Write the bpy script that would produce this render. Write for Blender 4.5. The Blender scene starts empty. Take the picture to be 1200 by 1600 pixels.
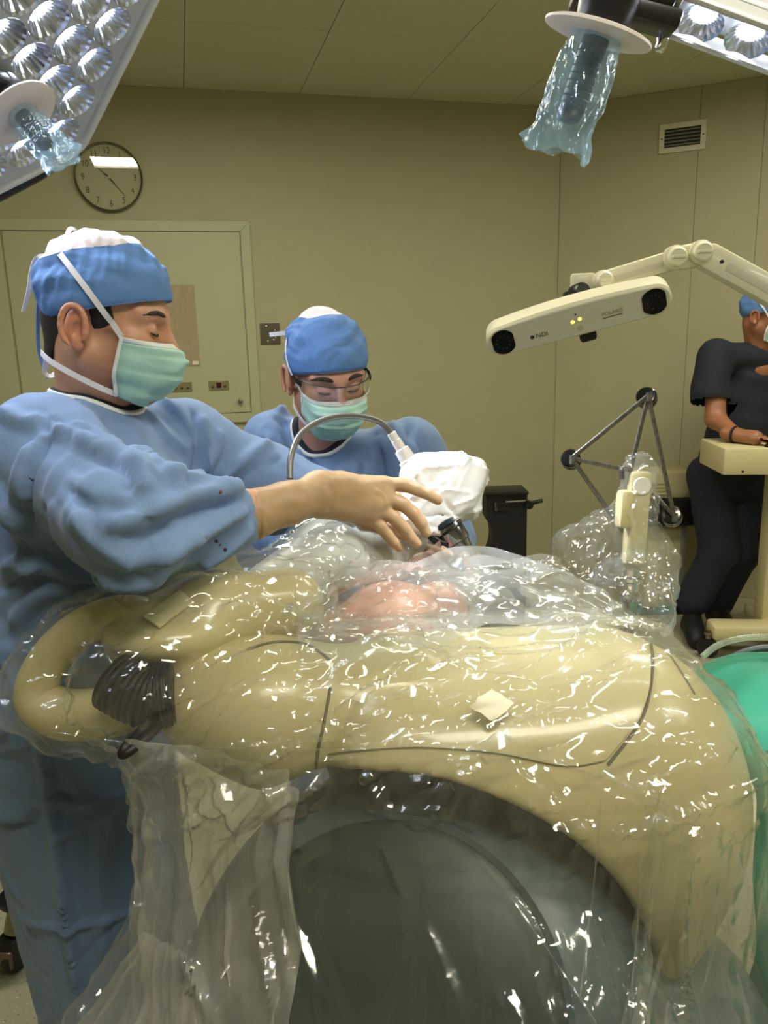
import bpy, bmesh, math, random
import numpy as np
from math import sin, cos, tan, pi, radians, sqrt, atan2
from mathutils import Vector, Matrix
from mathutils.bvhtree import BVHTree

S = bpy.context.scene
COL = S.collection
random.seed(7)

# ------------------------------------------------------------------ camera
CAM = np.array([0.0, 0.0, 1.6])
PITCH, ROLL, FPX = radians(12.8), radians(-1.56), 1200.0
def _rx(a): return np.array([[1, 0, 0], [0, cos(a), -sin(a)], [0, sin(a), cos(a)]])
def _rz(a): return np.array([[cos(a), -sin(a), 0], [sin(a), cos(a), 0], [0, 0, 1]])
CR = _rx(pi/2 - PITCH) @ _rz(ROLL)
cd = bpy.data.cameras.new('camera'); cam = bpy.data.objects.new('camera', cd); COL.objects.link(cam)
m4 = np.eye(4); m4[:3, :3] = CR; m4[:3, 3] = CAM
cam.matrix_world = Matrix(m4.tolist())
cd.sensor_fit = 'VERTICAL'; cd.sensor_height = 36.0; cd.lens = 36.0*FPX/1600.0; cd.clip_start = 0.02
S.camera = cam

# ------------------------------------------------------------------ view, world
S.view_settings.view_transform = 'Standard'; S.view_settings.look = 'None'
S.view_settings.gamma = 1.0; S.view_settings.use_curve_mapping = False
S.view_settings.exposure = 0.12
w = bpy.data.worlds.new('room_world'); S.world = w; w.use_nodes = True
w.node_tree.nodes['Background'].inputs[0].default_value = (0.5, 0.5, 0.42, 1)
w.node_tree.nodes['Background'].inputs[1].default_value = 0.0   # closed room: no light from outside
try:
    S.cycles.use_denoising = True
    S.cycles.max_bounces = 10; S.cycles.diffuse_bounces = 4; S.cycles.glossy_bounces = 3
    S.cycles.transmission_bounces = 4; S.cycles.transparent_max_bounces = 16
    S.cycles.caustics_reflective = False; S.cycles.caustics_refractive = False
    S.cycles.sample_clamp_indirect = 4.0
except Exception: pass

# strengths of the lamps the room has
CEIL_LIGHT = 22.0        # emission of the ceiling light diffusers
LAMP_A_W, LAMP_B_W = 165.0, 48.0    # the two surgical lamps (watts)

def ray(px, py):
    d = CR @ np.array([(px-600)/FPX, -(py-800)/FPX, -1.0]); return d/d[1]
def at(px, py, Y): return CAM + ray(px, py)*Y
def onplane(px, py, p0, n):
    d = ray(px, py); return CAM + d*(np.dot(np.array(p0)-CAM, n)/np.dot(d, n))
def onz(px, py, z): return onplane(px, py, (0, 0, z), (0, 0, 1))
def nrm(v): v = np.array(v, float); return v/np.linalg.norm(v)
A_ = lambda *v: np.array(v, float)
# ------------------------------------------------------------------ materials
def lin(c):
    c = c/255.0
    return c/12.92 if c <= 0.04045 else ((c+0.055)/1.055)**2.4
def rgb(r, g, b): return (lin(r), lin(g), lin(b), 1.0)
MATS = {}
def mat(name, col, rough=0.5, metal=0.0, noise=0.0, nscale=30.0, bump=0.0, bscale=60.0, spec=0.5, sss=0.0, sheen=0.0, emit=0.0, ecol=None, stretch=None, coat=0.0):
    if name in MATS: return MATS[name]
    m = bpy.data.materials.new(name); m.use_nodes = True; nt = m.node_tree
    b = nt.nodes['Principled BSDF']
    b.inputs['Base Color'].default_value = col; b.inputs['Roughness'].default_value = rough
    b.inputs['Metallic'].default_value = metal; b.inputs['Specular IOR Level'].default_value = spec
    if sss: b.inputs['Subsurface Weight'].default_value = sss; b.inputs['Subsurface Radius'].default_value = (0.01, 0.004, 0.002); b.inputs['Subsurface Scale'].default_value = 0.5
    if sheen: b.inputs['Sheen Weight'].default_value = sheen
    if coat: b.inputs['Coat Weight'].default_value = coat; b.inputs['Coat Roughness'].default_value = 0.08
    if emit: b.inputs['Emission Color'].default_value = ecol or col; b.inputs['Emission Strength'].default_value = emit
    if noise or bump:
        tc = nt.nodes.new('ShaderNodeTexCoord'); vec = tc.outputs['Object']
        if stretch:
            mp = nt.nodes.new('ShaderNodeMapping'); mp.inputs['Scale'].default_value = stretch
            nt.links.new(vec, mp.inputs['Vector']); vec = mp.outputs['Vector']
        if noise:
            n = nt.nodes.new('ShaderNodeTexNoise'); n.inputs['Scale'].default_value = nscale; n.inputs['Detail'].default_value = 4
            nt.links.new(vec, n.inputs['Vector'])
            mr = nt.nodes.new('ShaderNodeMapRange'); mr.inputs[1].default_value = 0.25; mr.inputs[2].default_value = 0.75
            mr.inputs[3].default_value = 1-noise; mr.inputs[4].default_value = 1+noise*0.6
            nt.links.new(n.outputs['Fac'], mr.inputs[0])
            mx = nt.nodes.new('ShaderNodeMix'); mx.data_type = 'RGBA'; mx.blend_type = 'MULTIPLY'; mx.inputs[0].default_value = 1
            mx.inputs[6].default_value = col; nt.links.new(mr.outputs[0], mx.inputs[7]); nt.links.new(mx.outputs[2], b.inputs['Base Color'])
        if bump:
            n2 = nt.nodes.new('ShaderNodeTexNoise'); n2.inputs['Scale'].default_value = bscale; n2.inputs['Detail'].default_value = 3
            nt.links.new(vec, n2.inputs['Vector'])
            bp = nt.nodes.new('ShaderNodeBump'); bp.inputs['Strength'].default_value = bump; bp.inputs['Distance'].default_value = 0.004
            nt.links.new(n2.outputs['Fac'], bp.inputs['Height']); nt.links.new(bp.outputs['Normal'], b.inputs['Normal'])
    MATS[name] = m; return m

def film_mat(name, tint=(0.97, 0.975, 0.96), haze=0.10, hazecol=(0.9, 0.92, 0.92), ior=1.55, rough=0.10, bump=0.6, scale=34.0, stretch=(1, 1, 0.35), boost=1.0):
    if name in MATS: return MATS[name]
    m = bpy.data.materials.new(name); m.use_nodes = True; nt = m.node_tree; N = nt.nodes; L = nt.links
    N.remove(N['Principled BSDF']); out = N['Material Output']
    tc = N.new('ShaderNodeTexCoord'); mp = N.new('ShaderNodeMapping'); mp.inputs['Scale'].default_value = stretch
    mp.inputs['Rotation'].default_value = (0.3, 0.5, 0.4)
    L.new(tc.outputs['Object'], mp.inputs['Vector'])
    n0 = N.new('ShaderNodeTexNoise'); n0.inputs['Scale'].default_value = scale*0.25; L.new(mp.outputs[0], n0.inputs['Vector'])
    vm = N.new('ShaderNodeMix'); vm.data_type = 'VECTOR'; vm.inputs[0].default_value = 0.12
    L.new(mp.outputs[0], vm.inputs[4]); L.new(n0.outputs['Color'], vm.inputs[5])
    n1 = N.new('ShaderNodeTexNoise'); n1.inputs['Scale'].default_value = scale*0.6; n1.inputs['Detail'].default_value = 2; L.new(mp.outputs[0], n1.inputs['Vector'])
    def ridged(sc, rot):
        m_ = N.new('ShaderNodeMapping'); m_.inputs['Rotation'].default_value = rot; m_.inputs['Scale'].default_value = stretch; L.new(vm.outputs[1] if rot[0] < 1 else tc.outputs['Object'], m_.inputs['Vector'])
        q_ = N.new('ShaderNodeTexNoise'); q_.inputs['Scale'].default_value = sc; q_.inputs['Detail'].default_value = 1.5; L.new(m_.outputs[0], q_.inputs['Vector'])
        s_ = N.new('ShaderNodeMath'); s_.operation = 'SUBTRACT'; s_.inputs[1].default_value = 0.5; L.new(q_.outputs['Fac'], s_.inputs[0])
        a_ = N.new('ShaderNodeMath'); a_.operation = 'ABSOLUTE'; L.new(s_.outputs[0], a_.inputs[0]); return a_
    r1, r2 = ridged(scale*0.9, (0, 0.2, 0.3)), ridged(scale*1.9, (1.2, 0.5, -0.5))
    ad = N.new('ShaderNodeMath'); ad.operation = 'MULTIPLY_ADD'; ad.inputs[1].default_value = -0.55
    L.new(r2.outputs[0], ad.inputs[0]); ng = N.new('ShaderNodeMath'); ng.operation = 'MULTIPLY'; ng.inputs[1].default_value = -1.6; L.new(r1.outputs[0], ng.inputs[0]); L.new(ng.outputs[0], ad.inputs[2])
    bp = N.new('ShaderNodeBump'); bp.inputs['Strength'].default_value = bump; bp.inputs['Distance'].default_value = 0.012
    L.new(ad.outputs[0], bp.inputs['Height'])
    # Schlick reflectance, the same from both sides of a thin sheet
    f0 = ((ior-1)/(ior+1))**2
    lw = N.new('ShaderNodeLayerWeight'); lw.inputs['Blend'].default_value = 0.5; L.new(bp.outputs['Normal'], lw.inputs['Normal'])
    pw = N.new('ShaderNodeMath'); pw.operation = 'POWER'; pw.inputs[1].default_value = 4.0; L.new(lw.outputs['Facing'], pw.inputs[0])
    fb = N.new('ShaderNodeMath'); fb.operation = 'MULTIPLY_ADD'; fb.use_clamp = True; fb.inputs[1].default_value = min(1.0, boost)*0.75; fb.inputs[2].default_value = f0*boost
    L.new(pw.outputs[0], fb.inputs[0])
    tr = N.new('ShaderNodeBsdfTransparent'); tr.inputs[0].default_value = (*tint, 1)
    gl = N.new('ShaderNodeBsdfAnisotropic') if hasattr(bpy.types, 'ShaderNodeBsdfAnisotropic') else N.new('ShaderNodeBsdfGlossy')
    gl.inputs['Roughness'].default_value = rough; gl.inputs['Color'].default_value = (1, 1, 1, 1); L.new(bp.outputs['Normal'], gl.inputs['Normal'])
    df = N.new('ShaderNodeBsdfDiffuse'); df.inputs[0].default_value = (*hazecol, 1); L.new(bp.outputs['Normal'], df.inputs['Normal'])
    tl = N.new('ShaderNodeBsdfTranslucent'); tl.inputs[0].default_value = (*hazecol, 1)
    ms = N.new('ShaderNodeMixShader'); ms.inputs[0].default_value = 0.45; L.new(df.outputs[0], ms.inputs[1]); L.new(tl.outputs[0], ms.inputs[2])
    # haze varies a little like a creased film
    hz = N.new('ShaderNodeMapRange'); hz.inputs[1].default_value = 0.35; hz.inputs[2].default_value = 0.75
    hz.inputs[3].default_value = haze*0.5; hz.inputs[4].default_value = haze*1.7; L.new(n1.outputs['Fac'], hz.inputs[0])
    m1 = N.new('ShaderNodeMixShader'); L.new(hz.outputs[0], m1.inputs[0]); L.new(tr.outputs[0], m1.inputs[1]); L.new(ms.outputs[0], m1.inputs[2])
    m2 = N.new('ShaderNodeMixShader'); L.new(fb.outputs[0], m2.inputs[0]); L.new(m1.outputs[0], m2.inputs[1]); L.new(gl.outputs[0], m2.inputs[2])
    L.new(m2.outputs[0], out.inputs['Surface'])
    MATS[name] = m; return m

# ------------------------------------------------------------------ objects
def thing(name, label, cat, loc=(0, 0, 0), rotz=0.0, group=None, kind=None):
    o = bpy.data.objects.new(name, None); COL.objects.link(o)
    o.empty_display_size = 0.05
    o.location = tuple(float(v) for v in loc); o.rotation_euler = (0, 0, rotz)
    if label: o['label'] = label
    if cat: o['category'] = cat
    if group: o['group'] = group
    if kind: o['kind'] = kind
    return o
def tag(o, label, cat=None, group=None, kind=None):
    if label: o['label'] = label
    if cat: o['category'] = cat
    if group: o['group'] = group
    if kind: o['kind'] = kind
    return o
def pmat(parent):
    m = Matrix.Identity(4)
    chain = []
    p = parent
    while p is not None: chain.append(p); p = p.parent
    for p in reversed(chain): m = m @ p.matrix_parent_inverse @ p.matrix_basis
    return m
def mesh_obj(name, V, F, material, parent=None, smooth=True, angle=40, world=True, label=None):
    """one mesh object from verts/faces; world=True: V are world coordinates even under a parent"""
    V = np.asarray(V, float)
    c = (V.min(0)+V.max(0))/2
    me = bpy.data.meshes.new(name)
    if isinstance(F, np.ndarray):
        F = F.tolist()
    me.from_pydata((V-c).tolist(), [], F); me.update()
    if smooth:
        me.shade_smooth()
        if angle: me.set_sharp_from_angle(angle=radians(angle))
    if material: me.materials.append(material)
    o = bpy.data.objects.new(name, me); COL.objects.link(o)
    o.location = tuple(c)
    if parent is not None:
        o.parent = parent
        if world: o.matrix_parent_inverse = pmat(parent).inverted()
    if label: o['label'] = label
    return o

class MB:
    """collects shapes into one mesh"""
    def __init__(s): s.V = []; s.F = []
    def add(s, V, F, M=None):
        V = np.asarray(V, float)
        if M is not None: V = V @ np.asarray(M)[:3, :3].T + np.asarray(M)[:3, 3]
        b = sum(len(v) for v in s.V); s.V.append(V); s.F += [[i+b for i in f] for f in F]; return s
    def box(s, c, size, rot=None, bev=0.0, M=None):
        bm = bmesh.new(); bmesh.ops.create_cube(bm, size=1.0)
        for v in bm.verts: v.co = Vector((v.co.x*size[0], v.co.y*size[1], v.co.z*size[2]))
        if bev: bmesh.ops.bevel(bm, geom=bm.edges[:], offset=bev, segments=2, affect='EDGES', profile=0.5)
        V = np.array([v.co[:] for v in bm.verts]); bm.verts.index_update()
        F = [[v.index for v in f.verts] for f in bm.faces]; bm.free()
        if rot is not None: V = V @ np.asarray(rot).T
        return s.add(V+np.array(c, float), F, M)
    def tube(s, P, r, seg=12, caps=True, closed=False, M=None, flat=1.0, up=None):
        P = np.asarray(P, float); n = len(P); r = np.broadcast_to(np.asarray(r, float), (n,))
        T = np.zeros_like(P)
        if closed: T = np.roll(P, -1, 0)-np.roll(P, 1, 0)
        else: T[1:-1] = P[2:]-P[:-2]; T[0] = P[1]-P[0]; T[-1] = P[-1]-P[-2]
        T /= (np.linalg.norm(T, axis=1, keepdims=True)+1e-9)
        u = np.array(up, float) if up is not None else (np.array([0, 0, 1.0]) if abs(T[0][2]) < 0.9 else np.array([1.0, 0, 0]))
        V = []
        for i in range(n):
            u = u-T[i]*np.dot(u, T[i]); u /= np.linalg.norm(u)+1e-9; v = np.cross(T[i], u)
            for k in range(seg):
                a = 2*pi*k/seg; V.append(P[i]+r[i]*(cos(a)*u+flat*sin(a)*v))
        F = []
        for i in range(n if closed else n-1):
            j = (i+1) % n
            for k in range(seg):
                k2 = (k+1) % seg; F.append([i*seg+k, i*seg+k2, j*seg+k2, j*seg+k])
        if caps and not closed: F.append(list(range(seg))[::-1]); F.append([(n-1)*seg+k for k in range(seg)])
        return s.add(V, F, M)
    def lathe(s, prof, seg=32, M=None, cap=True):
        """prof: (radius, height) list around local z"""
        V = []; F = []; n = len(prof)
        for (r, z) in prof:
            for k in range(seg): a = 2*pi*k/seg; V.append((r*cos(a), r*sin(a), z))
        for i in range(n-1):
            for k in range(seg): k2 = (k+1) % seg; F.append([i*seg+k, i*seg+k2, (i+1)*seg+k2, (i+1)*seg+k])
        if cap: F.append(list(range(seg))[::-1]); F.append([(n-1)*seg+k for k in range(seg)])
        return s.add(V, F, M)
    def prism(s, poly, d0, d1, M=None):
        """poly in local xz, extruded along local y from d0 to d1"""
        n = len(poly); V = [(p[0], d0, p[1]) for p in poly]+[(p[0], d1, p[1]) for p in poly]
        F = [list(range(n)), list(range(n, 2*n))[::-1]]+[[i, i+n, (i+1) % n+n, (i+1) % n] for i in range(n)]
        return s.add(V, F, M)
    def grid(s, G, M=None, thick=0.0):
        G = np.asarray(G, float); a, b = G.shape[:2]; V = G.reshape(-1, 3)
        F = [[i*b+j, i*b+j+1, (i+1)*b+j+1, (i+1)*b+j] for i in range(a-1) for j in range(b-1)]
        if thick:
            du = np.gradient(G, axis=0); dv = np.gradient(G, axis=1); N = np.cross(du, dv); N /= (np.linalg.norm(N, axis=2, keepdims=True)+1e-9)
            W = (G-N*thick).reshape(-1, 3); n = a*b
            F2 = [[q+n for q in f[::-1]] for f in F]
            rim = [i*b for i in range(a)]+[(a-1)*b+j for j in range(1, b)]+[i*b+b-1 for i in range(a-2, -1, -1)]+[j for j in range(b-2, 0, -1)]
            F3 = [[rim[i], rim[(i+1) % len(rim)], rim[(i+1) % len(rim)]+n, rim[i]+n] for i in range(len(rim))]
            V = np.vstack([V, W]); F = F+F2+F3
        return s.add(V, F, M)
    def build(s, name, material, parent=None, smooth=True, angle=40, world=True, label=None):
        return mesh_obj(name, np.vstack(s.V), s.F, material, parent, smooth, angle, world, label)

def frame(o, z, x=None):
    """4x4 with local z along z"""
    z = nrm(z); x = np.array(x if x is not None else ((1, 0, 0) if abs(z[0]) < 0.9 else (0, 1, 0)), float)
    x = nrm(x-z*np.dot(x, z)); y = np.cross(z, x)
    M = np.eye(4); M[:3, 0] = x; M[:3, 1] = y; M[:3, 2] = z; M[:3, 3] = o; return M
def spline(P, n=8, closed=False):
    """Catmull-Rom through points"""
    P = np.asarray(P, float); m = len(P); out = []
    for i in range(m if closed else m-1):
        g = (lambda k: P[k % m]) if closed else (lambda k: P[min(max(k, 0), m-1)])
        p0, p1, p2, p3 = g(i-1), g(i), g(i+1), g(i+2)
        for t in np.linspace(0, 1, n, endpoint=False):
            out.append(0.5*((2*p1)+(-p0+p2)*t+(2*p0-5*p1+4*p2-p3)*t*t+(-p0+3*p1-3*p2+p3)*t**3))
    if not closed: out.append(P[-1])
    return np.array(out)
def ribbon(P, width, normal, thick=0.0012, name='tie', material=None, parent=None, twist=0.0):
    """flat strip along P; normal: one vector or a list"""
    P = np.asarray(P, float); n = len(P); T = np.gradient(P, axis=0); T /= np.linalg.norm(T, axis=1, keepdims=True)+1e-9
    Nn = np.broadcast_to(np.asarray(normal, float), (n, 3)); G = np.zeros((n, 3, 3))
    for i in range(n):
        side = np.cross(T[i], Nn[i]); side /= np.linalg.norm(side)+1e-9
        if twist: a = twist*i/(n-1); q = nrm(np.cross(side, T[i])); side = side*cos(a)+q*sin(a)
        for j, k in enumerate((-0.5, 0, 0.5)): G[i, j] = P[i]+side*width*k
    return MB().grid(G, thick=thick).build(name, material, parent)

# ------------------------------------------------------------------ noise (numpy)
_rs = np.random.RandomState(3); _tab = _rs.rand(4096).astype(np.float32)
def vnoise(P):
    P = np.asarray(P, np.float32); I = np.floor(P).astype(np.int64); f = P-I; f = f*f*(3-2*f); r = 0
    for dx in (0, 1):
        for dy in (0, 1):
            for dz in (0, 1):
                h = ((I[:, 0]+dx)*73856093) ^ ((I[:, 1]+dy)*19349663) ^ ((I[:, 2]+dz)*83492791)
                w_ = (f[:, 0] if dx else 1-f[:, 0])*(f[:, 1] if dy else 1-f[:, 1])*(f[:, 2] if dz else 1-f[:, 2])
                r = r+w_*_tab[h & 4095]
    return r*2-1
def crumple(P, freq=9.0, n=5, seed=1, warp=0.5, axis=None, aniso=1.0):
    """creased-film relief: triangle waves over warped directions give flat facets with sharp ridges; about -1..1"""
    rs = np.random.RandomState(seed); P = np.asarray(P, float)
    W = np.stack([vnoise(P*freq*0.45+k*17.3) for k in range(3)], 1)*warp/freq
    Q = P+W; r = np.zeros(len(P))
    for i in range(n):
        d = nrm(rs.randn(3))
        if axis is not None: d = nrm(d-np.array(axis)*np.dot(d, axis)*aniso)
        f = freq*rs.uniform(0.6, 1.9); x = Q@d*f+rs.rand()*9
        t = np.abs((x % 1.0)*2-1)*2-1
        mask = np.clip(vnoise(P*freq*0.3+i*5.1)*1.6+0.35, 0, 1)
        r += t*mask/(0.6+0.4*f/freq)
    return r/n*1.6

# ------------------------------------------------------------------ signed distance modelling
class Sdf:
    def __init__(s, lo, hi, h):
        s.lo = np.array(lo, float); s.h = h
        s.n = np.ceil((np.array(hi, float)-s.lo)/h).astype(int)+1
        s.ax = [s.lo[i]+h*np.arange(s.n[i]) for i in range(3)]
        s.F = np.full(tuple(s.n), 1.0, np.float32)
    def sl(s, lo, hi):
        a = np.maximum(np.floor((np.array(lo)-s.lo)/s.h).astype(int), 0); b = np.minimum(np.ceil((np.array(hi)-s.lo)/s.h).astype(int)+1, s.n)
        if np.any(b <= a): return None, None
        q = tuple(slice(a[i], b[i]) for i in range(3))
        return q, (s.ax[0][q[0]][:, None, None], s.ax[1][q[1]][None, :, None], s.ax[2][q[2]][None, None, :])
    def comb(s, q, d, k, op):
        A = s.F[q]; d = d.astype(np.float32)
        if op == 'add':
            if k > 0: hh = np.clip(0.5+0.5*(A-d)/k, 0, 1); R = A*(1-hh)+d*hh-k*hh*(1-hh)
            else: R = np.minimum(A, d)
        elif op == 'sub':
            if k > 0: hh = np.clip(0.5-0.5*(A+d)/k, 0, 1); R = A*(1-hh)-d*hh+k*hh*(1-hh)
            else: R = np.maximum(A, -d)
        s.F[q] = R
    def cone(s, a, b, ra, rb=None, k=0.02, op='add'):
        rb = ra if rb is None else rb; a = np.array(a, float); b = np.array(b, float); m = max(ra, rb)+k*1.3+4*s.h
        q, g = s.sl(np.minimum(a, b)-m, np.maximum(a, b)+m)
        if q is None: return s
        ba = b-a; L2 = ba@ba+1e-12
        t = np.clip(((g[0]-a[0])*ba[0]+(g[1]-a[1])*ba[1]+(g[2]-a[2])*ba[2])/L2, 0, 1)
        d = np.sqrt((g[0]-a[0]-t*ba[0])**2+(g[1]-a[1]-t*ba[1])**2+(g[2]-a[2]-t*ba[2])**2)-(ra+(rb-ra)*t)
        s.comb(q, d, k, op); return s
    def chain(s, P, R, k=0.02, op='add'):
        for i in range(len(P)-1): s.cone(P[i], P[i+1], R[i], R[i+1], k, op)
        return s
    def ell(s, c, r, rot=None, k=0.02, op='add'):
        c = np.array(c, float); r = np.array(r, float); m = (r.max() if rot is not None else r)+k*1.3+4*s.h
        q, g = s.sl(c-m, c+m)
        if q is None: return s
        R = np.eye(3) if rot is None else np.asarray(rot)
        x, y, z = g[0]-c[0], g[1]-c[1], g[2]-c[2]
        l = [R[0, i]*x+R[1, i]*y+R[2, i]*z for i in range(3)]
        k0 = np.sqrt(sum((l[i]/r[i])**2 for i in range(3))); k1 = np.sqrt(sum((l[i]/r[i]**2)**2 for i in range(3)))+1e-9
        s.comb(q, k0*(k0-1)/k1, k, op); return s
    def box(s, c, half, rad, rot=None, k=0.02, op='add'):
        c = np.array(c, float); half = np.array(half, float); m = (np.linalg.norm(half) if rot is not None else half)+k*1.3+4*s.h
        q, g = s.sl(c-m, c+m)
        if q is None: return s
        R = np.eye(3) if rot is None else np.asarray(rot)
        x, y, z = g[0]-c[0], g[1]-c[1], g[2]-c[2]
        l = [np.abs(R[0, i]*x+R[1, i]*y+R[2, i]*z)-half[i]+rad for i in range(3)]
        d = np.sqrt(sum(np.maximum(v, 0)**2 for v in l))+np.minimum(np.maximum(np.maximum(l[0], l[1]), l[2]), 0)-rad
        s.comb(q, d, k, op); return s
    def econe(s, a, b, ra, rb, xd, k=0.04, op='add', endr=0.5):
        """elliptic tapered column from a to b: radii (along xd, across)"""
        a = np.array(a, float); b = np.array(b, float); m = max(*ra, *rb)+k*1.3+4*s.h
        q, g = s.sl(np.minimum(a, b)-m, np.maximum(a, b)+m)
        if q is None: return s
        ba = b-a; L = np.linalg.norm(ba); zd = ba/L; xd = nrm(np.array(xd, float)-zd*np.dot(xd, zd)); yd = np.cross(zd, xd)
        x, y, z = g[0]-a[0], g[1]-a[1], g[2]-a[2]
        wz = x*zd[0]+y*zd[1]+z*zd[2]; t = np.clip(wz/L, 0, 1); ov = wz-t*L
        r1 = ra[0]+(rb[0]-ra[0])*t; r2 = ra[1]+(rb[1]-ra[1])*t; mn = np.minimum(r1, r2)
        d = (np.sqrt(((x*xd[0]+y*xd[1]+z*xd[2])/r1)**2+((x*yd[0]+y*yd[1]+z*yd[2])/r2)**2+(ov/(mn*endr))**2)-1)*mn
        s.comb(q, d, k, op); return s
    def halfspace(s, p, n):
        """cut away the side n points to"""
        n = nrm(n); d = (s.ax[0][:, None, None]-p[0])*n[0]+(s.ax[1][None, :, None]-p[1])*n[1]+(s.ax[2][None, None, :]-p[2])*n[2]
        s.F = np.maximum(s.F, d.astype(np.float32)); return s
    def sample(s, P):
        """distance and outward direction at points"""
        q = np.clip((np.asarray(P)-s.lo)/s.h, 0, s.n-1.001); I = np.floor(q).astype(int); f = q-I; v = np.zeros(len(q)); g = np.zeros((len(q), 3))
        for c in ((x, y, z) for x in (0, 1) for y in (0, 1) for z in (0, 1)):
            F = s.F[I[:, 0]+c[0], I[:, 1]+c[1], I[:, 2]+c[2]].astype(float); w_ = [(f[:, k] if c[k] else 1-f[:, k]) for k in range(3)]
            v += F*w_[0]*w_[1]*w_[2]
            for k in range(3): g[:, k] += F*(1 if c[k] else -1)*w_[(k+1) % 3]*w_[(k+2) % 3]
        return v, g/(np.linalg.norm(g, axis=1, keepdims=True)+1e-9)
    def mesh(s):
        F = s.F; h = s.h; nx, ny, nz = F.shape; ins = F < 0
        c = np.zeros((nx-1, ny-1, nz-1), np.uint8)
        for dx in (0, 1):
            for dy in (0, 1):
                for dz in (0, 1): c += ins[dx:nx-1+dx, dy:ny-1+dy, dz:nz-1+dz]
        act = (c > 0) & (c < 8); I = np.argwhere(act); idx = np.full(act.shape, -1, np.int64); idx[act] = np.arange(len(I))
        acc = np.zeros((len(I), 3)); cnt = np.zeros(len(I))
        cor = [(dx, dy, dz) for dx in (0, 1) for dy in (0, 1) for dz in (0, 1)]
        val = {q: F[I[:, 0]+q[0], I[:, 1]+q[1], I[:, 2]+q[2]].astype(float) for q in cor}
        for a in cor:
            for ax in range(3):
                if a[ax] == 0:
                    b = list(a); b[ax] = 1; b = tuple(b); va, vb = val[a], val[b]; cr = (va < 0) != (vb < 0)
                    t = np.where(cr, va/(va-vb+1e-20), 0)
                    p = np.tile(np.array(a, float), (len(I), 1)); p[:, ax] += t
                    acc[cr] += p[cr]; cnt[cr] += 1
        V = s.lo+(I+acc/np.maximum(cnt, 1)[:, None])*h
        Q = []
        for ax in range(3):
            o1, o2 = [(1, 2), (2, 0), (0, 1)][ax]
            sa = [slice(None)]*3; sb = [slice(None)]*3; sa[ax] = slice(0, -1); sb[ax] = slice(1, None)
            ch = ins[tuple(sa)] != ins[tuple(sb)]; E = np.argwhere(ch)
            ok = (E[:, o1] > 0) & (E[:, o2] > 0) & (E[:, o1] < F.shape[o1]-1) & (E[:, o2] < F.shape[o2]-1); E = E[ok]
            flip = ins[tuple(sa)][E[:, 0], E[:, 1], E[:, 2]]
            def cell(d1, d2):
                e = E.copy(); e[:, o1] -= d1; e[:, o2] -= d2; return idx[e[:, 0], e[:, 1], e[:, 2]]
            q = np.stack([cell(1, 1), cell(0, 1), cell(0, 0), cell(1, 0)], 1)
            q[~flip] = q[~flip][:, ::-1]; Q.append(q)
        return V, np.vstack(Q)

def vnormals(V, Q):
    N = np.zeros_like(V); fn = np.cross(V[Q[:, 2]]-V[Q[:, 0]], V[Q[:, 3]]-V[Q[:, 1]])
    for k in range(4): np.add.at(N, Q[:, k], fn)
    return N/(np.linalg.norm(N, axis=1, keepdims=True)+1e-12)
def smooth_v(V, Q, it=2, lam=0.5):
    for _ in range(it):
        A = np.zeros_like(V); c = np.zeros(len(V))
        for a, b in ((0, 1), (1, 2), (2, 3), (3, 0)):
            np.add.at(A, Q[:, a], V[Q[:, b]]); np.add.at(A, Q[:, b], V[Q[:, a]])
            np.add.at(c, Q[:, a], 1); np.add.at(c, Q[:, b], 1)
        V = V+(A/np.maximum(c, 1)[:, None]-V)*lam
    return V
def keep_faces(V, Q, mask):
    Q = Q[mask]; used = np.unique(Q); m = np.full(len(V), -1); m[used] = np.arange(len(used)); return V[used], m[Q]
def bvh(V, Q): return BVHTree.FromPolygons(V.tolist(), Q.tolist() if isinstance(Q, np.ndarray) else Q)
def cast(tree, px, py):
    d = nrm(ray(px, py)); h = tree.ray_cast(Vector(CAM), Vector(d))
    return (np.array(h[0]), np.array(h[1])) if h[0] is not None else (None, None)
def strokes(V, Q, S_, base=None):
    """press fold lines into a cloth mesh; each stroke: (points in the picture, width m, height m[, sharp])"""
    tree = bvh(V, Q); N = vnormals(V, Q); D = np.zeros(len(V)); view = V-CAM
    facing = np.einsum('ij,ij->i', N, view) < 0.02
    for st in S_:
        pts, w_, a_ = st[:3]; P = spline(np.array(pts, float), 6); W = []
        for q in P:
            h = cast(tree, q[0], q[1])[0]
            if h is not None: W.append(h)
        if len(W) < 2: continue
        W = np.array(W); W = np.vstack([np.linspace(W[i], W[i+1], 4, endpoint=False) for i in range(len(W)-1)]+[W[-1:]])
        lo, hi = W.min(0)-4*w_, W.max(0)+4*w_
        sel = np.where(np.all((V > lo) & (V < hi), axis=1) & facing)[0]
        if len(sel) == 0: continue
        dm = np.full(len(sel), 9.0); tt = np.zeros(len(sel))
        for i, p in enumerate(W):
            d = np.linalg.norm(V[sel]-p, axis=1); b = d < dm; dm[b] = d[b]; tt[b] = i/(len(W)-1)
        fade = np.clip(np.minimum(tt, 1-tt)*6+0.25, 0, 1)
        x = dm/w_
        if len(st) > 3 and st[3]: f = np.clip(1-x, 0, 1)         # sharp ridge
        else: f = np.exp(-x*x)-0.35*np.exp(-((x-1.7)/0.8)**2)
        D[sel] += a_*f*fade
    return V+N*D[:, None]

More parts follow.
